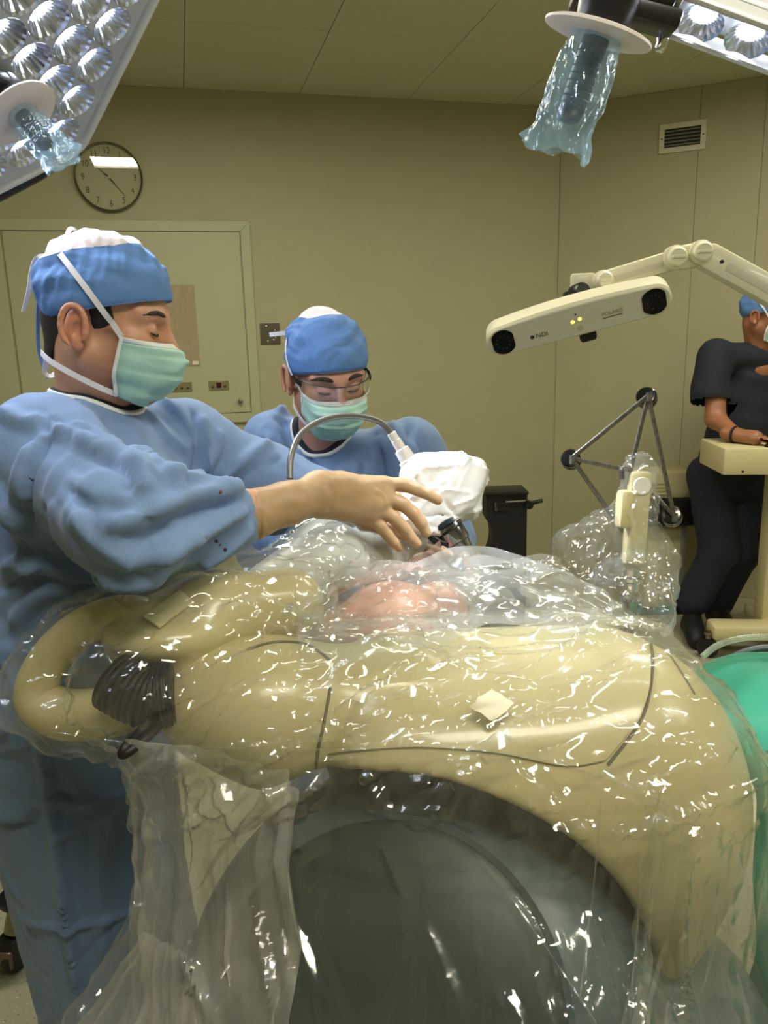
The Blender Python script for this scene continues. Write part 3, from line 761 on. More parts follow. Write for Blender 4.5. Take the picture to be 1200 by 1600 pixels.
for s in (0, 1): MB().box((cx, ys[s], -0.002), (x1-x0, 0.010, 0.022), bev=0.004, M=MBm).build('petal_rim', M_lampw, tB)
for s in (x0, x1): MB().box((s, cy, -0.002), (0.010, wdt, 0.022), bev=0.004, M=MBm).build('petal_rim', M_lampw, tB)
MB().box((cx, cy, 0.010), (x1-x0-0.008, wdt-0.008, 0.002), M=MBm).build('cover_glass', M_lglass, tB, smooth=False)
nb = max(1, int(wdt/0.062)); 
for i in range(8):
    for j in range(nb):
        M = MBm.copy(); px_, py_ = x0+0.038+i*0.063, ys[0]+wdt*(j+0.5)/nb
        M[:3, 3] = cP+xB*px_+yB*py_+nP*0.004; put_bowl(tB, M, min(0.031, wdt/nb/2), 0.018)
xH = xB.copy(); MBm[:3, :3] = frame((0, 0, 0), nB, xH)[:3, :3]; MBm[:3, 3] = c1; xB, yB = MBm[:3, 0], MBm[:3, 1]
hq = onplane(983, 14, c1, nB)-c1; hb = A_(hq@xB, hq@yB)
MB().box((hb[0]-0.005, hb[1], 0.004), (0.135, 0.06, 0.022), bev=0.005, M=MBm).build('hub_block', M_dark, tB)
MB().box((hb[0]-0.008, hb[1], -0.016), (0.115, 0.05, 0.02), bev=0.005, M=MBm).build('hub_cover', M_dark, tB)
for dx in (-0.055, 0.055):
    M = MBm.copy(); M[:3, 3] = c1+xB*(hb[0]+dx)+yB*(hb[1]-s_*0.02)+nB*0.015
    MB().lathe([(0.008, 0), (0.008, 0.012), (0.005, 0.016)], 14, M=M).build('hub_screw', M_chrome, tB)
hh = onplane(942, 30, c1+nB*0.03, nB)
nH = nrm(at(872, 200, 1.13)-at(930, 55, 1.1))
nH = nrm(nB*0.6+nH*0.4)
lamp_handle(tB, hh-nH*0.018, nH, 0.120, 0.0165, 11, (-1, 0, 0.2), 0.0325)
up = [c1-nB*0.04, c1-nB*0.12, A_(c1[0]+0.2, c1[1]-0.2, 2.55), A_(c1[0]+0.2, c1[1]-0.2, H)]
MB().tube(spline(up, 8), 0.024, 14).build('suspension_arm', M_lampw, tB)
spot('lamp_beam', c1+xB*0.2+nB*0.06, nrm(A_(0.02, 1.25, 1.2)-(c1+xB*0.2)), LAMP_B_W, 20, 0.08, (0.92, 0.96, 1.0), tB)
# ================================================================== ROBOT ARM UNDER CLEAR FILM
M_cream = mat('cream_enamel', rgb(204, 192, 146), 0.32, noise=0.02, nscale=6, coat=0.2)
M_cream2 = mat('cream_panel', rgb(204, 192, 146), 0.26, noise=0.02, nscale=6, coat=0.4)
M_seam = mat('seam_rubber', rgb(96, 90, 66), 0.6)
M_slate = mat('slate_disc', rgb(40, 56, 52), 0.42, noise=0.06, nscale=20)
M_slate2 = mat('slate_rim', rgb(84, 100, 102), 0.36, noise=0.04, nscale=12)
M_slate3 = mat('slate_body', rgb(84, 100, 102), 0.36, noise=0.05, nscale=12)
M_grey = mat('pale_grey_enamel', rgb(196, 198, 192), 0.35)
M_rub = mat('black_rubber', rgb(22, 20, 18), 0.5)

def apply(sd, prims, inf=0.0, k=0.03):
    for p in prims:
        if p[0] == 'ell': sd.ell(p[1], np.array(p[2])+inf, p[3] if len(p) > 3 else None, k=k)
        elif p[0] == 'box': sd.box(p[1], np.array(p[2])+inf, p[3]+inf, p[4] if len(p) > 4 else None, k=k)
        elif p[0] == 'cone': sd.cone(p[1], p[2], p[3]+inf, p[4]+inf, k=k)
    return sd
tR = thing('surgical_robot', 'cream surgical robot arm with dark slate shoulder drum under clear film', 'surgical robot', (0.15, 1.0, 0))
shell = [('box', (0.165, 1.04, 0.915), (0.27, 0.19, 0.235), 0.11), ('ell', (0.32, 1.00, 0.93), (0.19, 0.18, 0.24)), ('ell', (0.14, 0.93, 0.98), (0.22, 0.12, 0.15))]
bulge = [('ell', at(405, 1092, 0.985), (0.125, 0.105, 0.085)), ('cone', at(430, 1125, 0.98), at(620, 1120, 1.02), 0.085, 0.12), ('cone', at(330, 1110, 0.98), at(430, 1120, 0.98), 0.06, 0.085)]
hous = [('cone', at(205, 995, 1.04), at(330, 960, 1.06), 0.040, 0.060), ('cone', at(330, 960, 1.06), at(450, 945, 1.10), 0.060, 0.055), ('ell', at(265, 985, 1.02), (0.085, 0.075, 0.038)), ('ell', at(300, 1052, 1.00), (0.035, 0.04, 0.04))]
foreb = [('cone', at(430, 925, 1.14), at(505, 872, 1.242), 0.052, 0.056), ('cone', at(505, 872, 1.242), at(575, 870, 1.332), 0.056, 0.046), ('cone', at(575, 870, 1.332), at(640, 842, 1.392), 0.044, 0.035)]
sd = apply(Sdf((-0.30, 0.70, 0.55), (0.60, 1.36, 1.24), 0.0075), shell, 0, 0.05)
drF = at(590, 1590, 0.745); drA = nrm(at(700, 1560, 1.06)-drF)
DR = [(drF-drA*0.12, drF-drA*0.0, 0.20, 0.236), (drF, drF+drA*0.04, 0.236, 0.272), (drF+drA*0.04, drF+drA*0.12, 0.272, 0.325), (drF+drA*0.12, drF+drA*0.30, 0.325, 0.34), (drF+drA*0.36, at(1000, 1745, 0.96), 0.315, 0.300)]
for a_, b_, r0_, r1_ in DR: sd.cone(a_, b_, r0_+0.004, r1_+0.004, k=0.012, op='sub')
Vs, Qs = sd.mesh(); Vs = smooth_v(Vs, Qs, 2); o_shell = mesh_obj('upper_shell', Vs, Qs, M_cream, tR, angle=None)
T_shell = bvh(Vs, Qs)
sd = apply(Sdf((-0.62, 0.8, 0.95), (0.12, 1.35, 1.36), 0.006), bulge, 0, 0.04)
for a_, b_, r0_, r1_ in DR: sd.cone(a_, b_, r0_+0.004, r1_+0.004, k=0.012, op='sub')
Vb, Qb = sd.mesh(); mesh_obj('elbow_joint', Vb, Qb, M_cream, tR, angle=None)
sd = apply(Sdf((-0.62, 0.8, 0.95), (0.12, 1.35, 1.36), 0.005), hous, 0, 0.03); Vh, Qh = sd.mesh(); mesh_obj('elbow_housing', Vh, Qh, M_cream2, tR, angle=None)
sd = apply(Sdf((-0.3, 1.0, 1.05), (0.15, 1.45, 1.42), 0.005), foreb, 0, 0.04); Vf, Qf = sd.mesh(); mesh_obj('forearm', Vf, Qf, M_grey, tR, angle=None)
# forearm underside trim
P = spline([at(440, 940, 1.092), at(505, 897, 1.182), at(560, 880, 1.262), at(606, 872, 1.318)], 8)
MB().tube(P, [0.018+0.006*sin(pi*i/(len(P)-1)) for i in range(len(P))], 14, flat=0.7).build('forearm_trim', mat('mid_grey', rgb(128, 130, 122), 0.4), tR)
# loop handle at the elbow end
hp = [at(262, 975, 1.03), at(190, 960, 1.03), at(122, 985, 1.02), at(72, 1038, 1.01), at(60, 1092, 1.00), at(105, 1116, 0.99), at(170, 1112, 0.985), at(240, 1090, 0.985), at(300, 1085, 0.985)]
hr = [0.030, 0.028, 0.027, 0.028, 0.032, 0.036, 0.036, 0.036, 0.034]
hP = spline(hp, 8); hR = np.interp(np.linspace(0, 8, len(hP)), range(9), hr)
MB().tube(hP, hR, 18).build('loop_handle', M_cream, tR)
loop = [('cone', hP[i], hP[i+8], hR[i], hR[i+8]) for i in range(0, 64, 8)]
# ribbed bellows
bp_ = spline([at(178, 1062, 0.955), at(205, 1078, 0.945), at(238, 1090, 0.94), at(275, 1085, 0.945)], 16)
MB().tube(bp_, [0.036+(0.006 if (i//2) % 2 else 0.0) for i in range(len(bp_))], 24).build('bellows', M_rub, tR, angle=20)
P = spline([at(252, 1130, 0.915), at(232, 1150, 0.885), at(205, 1172, 0.862), at(191, 1179, 0.858), at(196, 1168, 0.862), at(215, 1148, 0.885), at(240, 1118, 0.915)], 8)
MB().tube(P, 0.0062, 10).build('cable_loop', M_rub, tR)
# raised type plate on the housing
def patch(tree, quad, off, n=8, thick=0.003):
    q = np.array(quad, float); G = np.zeros((n, n, 3))
    for i in range(n):
        for j in range(n):
            a, b = i/(n-1), j/(n-1); p = (1-a)*((1-b)*q[0]+b*q[1])+a*((1-b)*q[3]+b*q[2])
            h, nn = cast(tree, p[0], p[1])
            if h is None: h, nn = at(p[0], p[1], 1.0), A_(0, -0.7, 0.7)
            G[i, j] = h+nn*off
    return MB().grid(G, thick=thick)
T_h = bvh(Vh, Qh)
patch(T_h, [(226, 968), (284, 925), (304, 942), (250, 984)], 0.006).build('type_plate', mat('plate_cream', rgb(240, 228, 178), 0.4), tR)
# big side panel laid on the shell, and the shell joints
top = spline([(540, 1022), (640, 996), (800, 984), (930, 986), (1006, 998)], 8); bot = spline([(505, 1178), (640, 1168), (770, 1176), (880, 1196), (945, 1188)], 8)
G = np.zeros((26, len(top), 3))
for i in range(26):
    a = i/25
    for j in range(len(top)):
        b = j/(len(top)-1); p = top[j]*(1-a)+bot[j]*a; p = p+A_(34*sin(pi*a)*b**6, 0)
        h, nn = cast(T_shell, p[0], p[1]); G[i, j] = (h+nn*0.004) if h is not None else at(p[0], p[1], 1.05)
MB().grid(G, thick=0.005).build('side_panel', M_cream2, tR)
def seam(pts, r=0.0018, name='shell_joint', tree=T_shell, off=0.0005, m=None):
    W = []
    for q in spline(pts, 10):
        h, nn = cast(tree, q[0], q[1])
        if h is not None: W.append(h+nn*off)
    if len(W) > 2: return MB().tube(np.array(W), r, 6).build(name, m or M_seam, tR)
seam([(516, 1075), (506, 1130), (497, 1170), (492, 1215)], 0.0022, tree=bvh(np.vstack([Vs, Vb]), np.vstack([Qs, Qb+len(Vs)])))
seam([(1012, 985), (1020, 1040), (1004, 1120), (950, 1195)], 0.0022)
seam([(1012, 985), (1050, 1030), (1085, 1085)], 0.0016)
seam([(385, 1016), (430, 1004), (480, 1008), (515, 1032)], 0.0028, 'elbow_seal', bvh(Vb, Qb), 0.0, M_seam)
# shoulder drum
Md = frame(drF, -drA)
MB().lathe([(0.0005, 0.004), (0.10, 0.004), (0.208, 0.002), (0.217, -0.003), (0.219, -0.012), (0.21, -0.05)], 72, M=Md).build('drum_face', M_slate, tR)
MB().lathe([(0.216, -0.008), (0.226, -0.004), (0.236, -0.010), (0.256, -0.026), (0.282, -0.055), (0.308, -0.095), (0.322, -0.14), (0.328, -0.20), (0.33, -0.28)], 72, M=Md).build('drum_rim', M_slate2, tR)
sd = Sdf((-0.4, 0.55, -0.05), (0.75, 1.4, 1.05), 0.012); sd.cone(drF+drA*0.36, at(1000, 1745, 0.96), 0.312, 0.296); sd.halfspace((0.535, 0, 0), (1, 0, 0)); V, Q = sd.mesh(); mesh_obj('drum_body', V, Q, M_slate3, tR, angle=None)
sd = Sdf((-0.25, 0.7, -0.02), (0.65, 1.45, 0.85), 0.012); sd.econe((0.17, 1.08, 0.66), (0.17, 1.1, 0.08), (0.27, 0.19), (0.30, 0.26), (1, 0, 0)); sd.box((0.18, 1.08, 0.07), (0.36, 0.30, 0.07), 0.05, k=0.05)
V, Q = sd.mesh(); V[:, 2] = np.maximum(V[:, 2], 0.0); mesh_obj('base_column', V, Q, M_slate3, tR, angle=None)
# wrist: white coupling, cable, chrome tool
wC = at(690, 768, 1.37)
tool = nrm(at(748, 878, 1.33)-at(690, 790, 1.36)); tb = at(700, 822, 1.345)
MB().lathe([(0.020, -0.045), (0.024, -0.03), (0.024, 0.0), (0.0285, 0.002), (0.0285, 0.010), (0.024, 0.012)], 32, M=frame(tb-tool*0.012, tool)).build('tool_flange', mat('dark_teal', rgb(30, 44, 52), 0.3), tR)
MB().lathe([(0.0265, 0.0), (0.0265, 0.006), (0.0235, 0.0075), (0.0235, 0.0095), (0.0248, 0.011), (0.0240, 0.030), (0.0225, 0.034), (0.0205, 0.035), (0.0180, 0.050), (0.0175, 0.052)], 36, M=frame(tb, tool)).build('tool_chuck', mat('satin_chrome', rgb(150, 153, 160), 0.16, 1.0), tR)
MB().lathe([(0.0155, 0.045), (0.0155, 0.060), (0.0145, 0.062), (0.0145, 0.092), (0.006, 0.097)], 32, M=frame(tb, tool)).build('tool_shaft', mat('satin_steel', rgb(205, 206, 208), 0.22, 1.0), tR)
for zz in (0.0085, 0.0345): MB().lathe([(0.0243, zz-0.0012), (0.0246, zz), (0.0243, zz+0.0012)] if zz < 0.02 else [(0.0222, zz-0.0012), (0.0226, zz), (0.0218, zz+0.0014)], 32, M=frame(tb, tool)).build('tool_ring', M_dark, tR)
for k, (a, b) in enumerate((((676, 838, 1.335), (700, 850, 1.325)), ((672, 838, 1.348), (690, 850, 1.335)))):
    MB().tube([at(*a), (at(*a)+at(*b))/2+A_(0, 0, -0.003), at(*b)], 0.006, 10).build('clamp_bracket', M_dark, tR)
cb = spline([at(613, 678, 1.385), at(596, 661, 1.38), at(570, 652, 1.36), at(535, 650, 1.33), at(498, 659, 1.29), at(469, 680, 1.25), at(455, 712, 1.22), at(453, 748, 1.20)], 8)
MB().tube(cb, 0.0052, 12).build('wrist_cable', mat('grey_cable', rgb(104, 104, 102), 0.32, 0.3), tR)
ca = nrm(at(652, 742, 1.375)-at(611, 676, 1.385)); c0_ = at(611, 676, 1.385)
MB().lathe([(0.0065, 0), (0.0085, 0.002), (0.0085, 0.016), (0.0095, 0.017), (0.0095, 0.034), (0.0135, 0.036), (0.0145, 0.048), (0.0145, 0.056), (0.0185, 0.058), (0.020, 0.10)], 24, M=frame(c0_, ca)).build('cable_gland', M_white, tR, angle=25)

# ---- the clear film: an envelope around the robot, creased
tD = thing('robot_drape', 'crinkled clear plastic drape wrapped over the whole robot arm', 'plastic drape', (0.15, 0.95, 0))
knee = [('cone', at(515, 980, 1.248), at(612, 963, 1.272), 0.038, 0.043), ('cone', at(612, 963, 1.272), at(690, 948, 1.345), 0.043, 0.048), ('ell', at(606, 963, 1.268), (0.054, 0.044, 0.044))]
drum = [(0.0, 0.06, 0.222, 0.284), (0.06, 0.14, 0.284, 0.324), (0.14, 0.33, 0.324, 0.334)]
body = [('cone', drF+drA*0.36, at(1000, 1745, 0.96), 0.312, 0.296)]
bel = [('cone', bp_[i], bp_[min(i+8, len(bp_)-1)], 0.043, 0.043) for i in range(0, len(bp_)-1, 8)]
base = [('box', (0.17, 1.09, 0.42), (0.30, 0.25, 0.36), 0.16)]
def put_drum(sd, inf, k):
    for a0, a1, r0_, r1_ in drum: sd.econe(drF+drA*a0, drF+drA*a1, (r0_+inf,)*2, (r1_+inf,)*2, (1, 0, 0), k=k, endr=0.05)
tent = [('cone', at(600, 920, 1.25), at(735, 890, 1.27), 0.006, 0.006), ('cone', at(735, 890, 1.27), at(850, 905, 1.26), 0.008, 0.008), ('cone', at(850, 905, 1.26), at(985, 968, 1.20), 0.008, 0.01), ('cone', at(740, 910, 1.25), at(780, 970, 1.2), 0.012, 0.03), ('cone', at(850, 910, 1.24), at(880, 980, 1.18), 0.012, 0.03)]
curt = []
for px, py, Y, pb in ((238, 1175, 0.98, 222), (290, 1190, 0.95, 270), (345, 1200, 0.92, 330), (400, 1220, 0.90, 390), (460, 1240, 0.88, 455)):
    a = at(px, py, Y); b = at(pb, 1600, Y-0.03); d_ = b-a; curt.append(('cone', a, a+d_*1.25, 0.012, 0.020))
a = at(230, 1480, 0.95); curt += [('cone', a, at(125, 1590, 0.88), 0.016, 0.012), ('cone', at(290, 1500, 0.92), at(200, 1640, 0.86), 0.02, 0.02)]
curt += [('cone', at(1120, 1230, 1.0), at(1135, 1650, 0.93), 0.035, 0.045), ('cone', at(1070, 1380, 0.92), at(1060, 1680, 0.86), 0.03, 0.03), ('cone', at(1135, 1500, 0.95), at(1170, 1640, 0.9), 0.02, 0.03)]
hF = 0.0044
SD_ROBOT = Sdf((-0.62, 0.50, 0.42), (0.66, 1.46, 1.40), 0.0065)
for pr_ in (shell, bulge, hous, foreb, loop, knee, body, bel, base): apply(SD_ROBOT, pr_, 0.0, 0.03)
put_drum(SD_ROBOT, 0.004, 0.01); SD_ROBOT.halfspace((0.536, 0, 0), (1, 0, 0))
sd = Sdf((-0.62, 0.50, 0.42), (0.66, 1.46, 1.40), hF)
apply(sd, shell, 0.009, 0.06); apply(sd, bulge, 0.009, 0.06); apply(sd, hous, 0.010, 0.06); apply(sd, foreb, 0.006, 0.03); apply(sd, loop, 0.007, 0.03)
apply(sd, knee, 0.010, 0.05); put_drum(sd, 0.013, 0.04); apply(sd, body, 0.010, 0.05); apply(sd, bel, 0.008, 0.03); apply(sd, base, 0.010, 0.06); apply(sd, tent, 0, 0.05); apply(sd, curt, 0.0, 0.09)
sd.halfspace((0, 0, 0.46), (0, 0, -1)); sd.halfspace((0.548, 0, 0), (1, 0, 0))
Vd, Qd = sd.mesh(); del sd
Vd = smooth_v(Vd, Qd, 3)
cz = Vd[Qd].mean(1); Vd, Qd = keep_faces(Vd, Qd, cz[:, 2] > 0.475)
Nd = vnormals(Vd, Qd)
low = np.clip((1.04-Vd[:, 2])/0.25, 0, 1)
pleat = vnoise(Vd*A_(26, 26, 2.2))*0.012*low+vnoise(Vd*A_(60, 60, 4.0)+7)*0.003*low
axis_up = nrm((0.8, -0.25, 0.35))
cr1 = crumple(Vd*A_(1, 1, 1), 6.0, 6, 4, 0.5, axis_up, 0.75)*0.0190*(1-0.45*low)
cr2 = crumple(Vd, 19, 6, 9, 0.6, axis_up, 0.75)*0.0020*(1-0.8*low)
cr3 = crumple(Vd, 12, 4, 21, 0.5, A_(0, 0, 1), 0.9)*0.005*low
ax_ = Vd-drF; rad_ = np.linalg.norm(ax_-np.outer(ax_@drA, drA), axis=1); calm = np.where(ax_@drA < 0.10, np.clip((rad_-0.13)/0.10, 0.22, 1), 1.0)   # pulled taut over the drum face
Vd = Vd+Nd*(0.006+(pleat+cr1+cr2+cr3)*calm)[:, None]
FS = [([(60, 1138), (220, 1160), (420, 1166), (700, 1170), (860, 1188), (1000, 1238), (1160, 1318)], 0.006, 0.007, 1),
      ([(745, 1335), (800, 1405), (860, 1490), (925, 1600)], 0.006, 0.008, 1),
      ([(330, 1190), (370, 1290), (400, 1420), (430, 1590)], 0.012, 0.012, 1), ([(290, 1180), (310, 1330), (290, 1470), (330, 1590)], 0.012, 0.014, 1),
      ([(380, 1180), (440, 1280), (470, 1330)], 0.010, 0.008, 1), ([(250, 1200), (262, 1350), (240, 1500)], 0.010, 0.010, 1),
      ([(1040, 1240), (1005, 1420), (985, 1590)], 0.008, 0.010, 1), ([(1085, 1300), (1060, 1450), (1070, 1590)], 0.008, 0.010, 1), ([(975, 1230), (950, 1400), (920, 1560)], 0.006, 0.006, 1),
      ([(400, 1010), (520, 960), (620, 925), (740, 862)], 0.008, 0.007, 1), ([(350, 1085), (420, 1000), (520, 920), (600, 890)], 0.008, 0.008, 1),
      ([(740, 862), (860, 930), (1000, 965)], 0.008, 0.006, 1), ([(560, 1100), (700, 1030), (850, 1010), (1000, 1015)], 0.007, 0.004, 1),
      ([(480, 1120), (640, 1110), (800, 1075), (990, 1060)], 0.007, 0.004, 1), ([(130, 950), (260, 910), (420, 885)], 0.008, 0.006, 1),
      ([(700, 1185), (735, 1240), (720, 1280)], 0.008, 0.008, 1), ([(800, 1200), (870, 1260), (940, 1330)], 0.009, 0.007, 1), ([(850, 1200), (905, 1280), (880, 1350)], 0.008, 0.007, 1),
      ([(560, 1190), (600, 1260), (680, 1270), (750, 1300)], 0.008, 0.007, 1)]
Vd = strokes(Vd, Qd, FS)
def film_dir(p):
    if p[2] < 1.0: return A_(0.15, -0.2, -1.0)                      # hanging part: folds run down
    if p[0] < -0.08: return A_(0.85, 0.45, 0.30)                    # sleeve over the elbow: along the arm
    return A_(1.0, 0.25, 0.05)
vis = np.einsum('ij,ij->i', vnormals(Vd, Qd), Vd-CAM) < 0
Vd = creases(Vd, Qd, 190, 5, (0.07, 0.22), (0.011, 0.024), (0.004, 0.011), film_dir, vis & (Vd[:, 2] > 0.98), 0.25)
Vd = creases(Vd, Qd, 70, 15, (0.05, 0.16), (0.006, 0.010), (0.003, 0.007), film_dir, vis & (Vd[:, 2] > 1.0), 0.35)
Vd = creases(Vd, Qd, 200, 8, (0.02, 0.07), (0.005, 0.009), (0.003, 0.007), film_dir, vis & (Vd[:, 0] < 0.05) & (Vd[:, 2] > 1.03), 0.45)
Vd = creases(Vd, Qd, 80, 6, (0.08, 0.24), (0.008, 0.014), (0.003, 0.007), film_dir, vis & (Vd[:, 2] <= 1.0), 0.22)
for _ in range(2):
    d_, g_ = SD_ROBOT.sample(Vd); k_ = (d_ < 0.004) & (d_ > -0.08); Vd[k_] += g_[k_]*(0.004-d_[k_])[:, None]
Vd[:, 0] = np.minimum(Vd[:, 0], 0.552)
M_film = film_mat('clear_film', tint=(0.955, 0.965, 0.955), haze=0.075, hazecol=(0.90, 0.90, 0.86), ior=1.62, rough=0.12, bump=0.07, scale=8, boost=1.5, stretch=(0.22, 1, 0.7))
O_FILM = mesh_obj('film_cover', Vd, Qd, M_film, tD, angle=28)
T_film = bvh(Vd, Qd)
for pts in ([(340, 1168), (560, 1170), (730, 1172), (860, 1190), (1000, 1238), (1158, 1318)], [(745, 1335), (800, 1405), (860, 1490), (930, 1598)], [(1030, 1240), (1000, 1400), (985, 1590)], [(940, 1250), (925, 1400), (905, 1560)], [(70, 1142), (200, 1160), (340, 1168)]):
    W = [cast(T_film, *q) for q in spline(np.array(pts, float), 14)]; W = np.array([h+nn*0.0012 for h, nn in W if h is not None])
    for _ in range(2): W[1:-1] = (W[:-2]+2*W[1:-1]+W[2:])/4
    MB().tube(W, 0.0011, 6).build('film_edge', M_film, tD)
patch(T_film, [(733, 1104), (767, 1077), (804, 1101), (769, 1128)], 0.003, 8, 0.001).build('tape_patch', mat('tape_white', rgb(232, 226, 200), 0.5), tD)
def in_front(G, seed):
    """lay a loose sheet over the film already there instead of through it"""
    P_ = G.reshape(-1, 3).copy(); lift = 0.006+0.010*np.clip(crumple(P_, 9, 5, seed+7, 0.6)+0.5, 0, 1.5)
    for i, p in enumerate(P_):
        d = p-CAM; L_ = np.linalg.norm(d); h = T_film.ray_cast(Vector(CAM), Vector(d/L_))
        if h[0] is not None and h[3]-lift[i] < L_: P_[i] = CAM+d/L_*(h[3]-lift[i])
    return P_.reshape(G.shape)
def sheet(name, top, bot, rows, cols, fold, seed, m, amp=0.006, fq=14, bulge=0.0):
    """hanging sheet of film between two edge lines given as (x, y, depth) points"""
    T_ = spline([at(*p) for p in top], 12); B_ = spline([at(*p) for p in bot], 12)
    ti = np.linspace(0, len(T_)-1, cols); bi = np.linspace(0, len(B_)-1, cols); ar = np.arange
    Tt = np.stack([np.interp(ti, ar(len(T_)), T_[:, k]) for k in range(3)], 1); Bt = np.stack([np.interp(bi, ar(len(B_)), B_[:, k]) for k in range(3)], 1)
    v = np.linspace(0, 1, rows)[:, None, None]; G = Tt[None]*(1-v)+Bt[None]*v
    du = np.gradient(G, axis=1); dv = np.gradient(G, axis=0); Nn = np.cross(du, dv); Nn /= np.linalg.norm(Nn, axis=2, keepdims=True)+1e-9
    u = np.linspace(0, 1, cols)[None, :]; vv = np.linspace(0, 1, rows)[:, None]
    rs = np.random.RandomState(seed); w_ = np.zeros((rows, cols))
    for k in range(5): f = rs.uniform(2, 9); w_ += np.abs(((u*f+0.25*np.sin(vv*rs.uniform(1, 4)+k)+rs.rand()) % 1)*2-1)*rs.uniform(0.4, 1)
    w_ = (w_-w_.mean())*fold*(0.35+0.65*vv)
    w_ = w_+(crumple(G.reshape(-1, 3)*A_(1, 1, 0.8), 5.5, 5, seed+50, 0.7)*fold*1.1).reshape(rows, cols)
    P_ = G.reshape(-1, 3); c_ = crumple(P_, fq, 6, seed, 0.6)*amp+crumple(P_, fq*2.3, 5, seed+1, 0.6)*amp*0.16
    G = G+Nn*(w_+c_.reshape(rows, cols)+bulge*np.sin(pi*vv))[:, :, None]
    P_ = G.reshape(-1, 3); G = G+(np.stack([vnoise(P_*9+k*7.7) for k in range(3)], 1)*0.016+np.stack([vnoise(P_*24+k*3.1) for k in range(3)], 1)*0.005).reshape(G.shape)
    G = in_front(G, seed); return MB().grid(G).build(name, m, tD, angle=26)
M_film2 = film_mat('clear_film_fold', tint=(0.95, 0.955, 0.945), haze=0.30, hazecol=(0.95, 0.94, 0.89), ior=1.62, rough=0.13, bump=0.5, scale=16, boost=1.6, stretch=(1, 1, 0.22))
M_film3 = film_mat('clear_film_top', tint=(0.94, 0.95, 0.94), haze=0.22, hazecol=(0.90, 0.91, 0.90), ior=1.6, rough=0.14, bump=0.14, scale=10, boost=1.3, stretch=(0.3, 1, 1))
sheet('hanging_fold', [(205, 1160, 0.93), (300, 1172, 0.90), (400, 1185, 0.86), (470, 1230, 0.83)], [(205, 1640, 0.84), (290, 1650, 0.80), (370, 1660, 0.77), (440, 1660, 0.74)], 110, 70, 0.026, 3, M_film2, 0.018, 9)
sheet('hanging_fold', [(225, 1460, 0.86), (262, 1470, 0.84), (300, 1490, 0.82)], [(90, 1640, 0.80), (200, 1650, 0.78), (330, 1650, 0.77)], 50, 50, 0.018, 13, M_film2, 0.014, 9)
sheet('hanging_fold', [(1005, 1235, 0.86), (1080, 1275, 0.90), (1165, 1330, 1.0)], [(980, 1650, 0.74), (1060, 1660, 0.80), (1165, 1650, 0.90)], 110, 60, 0.018, 23, M_film, 0.012, 9)
sheet('upper_fold', [(455, 930, 1.16), (560, 898, 1.22), (650, 880, 1.26), (740, 864, 1.27), (830, 872, 1.26), (910, 912, 1.23), (1004, 966, 1.18)], [(470, 1040, 1.04), (560, 1030, 1.06), (650, 1000, 1.08), (740, 985, 1.09), (830, 982, 1.09), (910, 985, 1.09), (1010, 985, 1.10)], 60, 150, 0.004, 33, M_film3, 0.011, 8)
# opaque white cap of the drape over the wrist
sd = Sdf(at(560, 900, 1.2)-0.08, at(800, 640, 1.5)+0.08, 0.0035)
sd.ell(at(704, 762, 1.375), (0.060, 0.050, 0.058)); sd.cone(at(668, 748, 1.372), at(680, 818, 1.35), 0.036, 0.026, k=0.03); sd.cone(at(655, 762, 1.36), at(648, 815, 1.33), 0.026, 0.022, k=0.03)
sd.cone(at(655, 738, 1.37), at(735, 740, 1.39), 0.028, 0.030, k=0.03); sd.cone(at(700, 800, 1.36), at(728, 795, 1.37), 0.020, 0.018, k=0.03)
V, Q = sd.mesh(); N = vnormals(V, Q); V = V+N*(crumple(V, 18, 5, 31, 0.5)*0.0075)[:, None]
V = creases(V, Q, 60, 4, (0.02, 0.06), (0.004, 0.008), (0.002, 0.005))
mesh_obj('wrist_cover', V, Q, mat('white_film', rgb(240, 241, 244), 0.35, bump=0.15, bscale=90), tD, angle=35)
# pinkish flap of film hanging below the wrist
G = np.zeros((14, 24, 3))
for i in range(14):
    for j in range(24):
        a, b = i/13, j/23; p = A_(600, 893)*(1-b)+A_(688, 848)*b+A_(6, 20)*a; q = at(p[0], p[1], 1.275+0.03*b+0.03*a)
        G[i, j] = q+A_(0, 0.006*sin(9*b+3*a), 0.004*sin(14*b-5*a))
G = in_front(G, 61); MB().grid(G).build('film_flap', film_mat('pink_film', tint=(0.97, 0.86, 0.82), haze=0.45, hazecol=(0.93, 0.76, 0.72), ior=1.5, bump=0.4), tD)

# ---- the patient's knee under the film
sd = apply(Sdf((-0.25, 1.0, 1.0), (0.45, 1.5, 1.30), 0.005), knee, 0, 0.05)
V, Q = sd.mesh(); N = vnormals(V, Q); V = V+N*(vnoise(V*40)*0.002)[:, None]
o = mesh_obj('person', V, Q, mat('lit_pink_skin', rgb(230, 168, 140), 0.38, noise=0.10, nscale=25, sss=0.3, bump=0.2, bscale=50), angle=None)  # pink skin with the lamp's warm glow put into its colour
tag(o, 'lit pinkish leg of a lying patient seen through the clear drape', 'person')

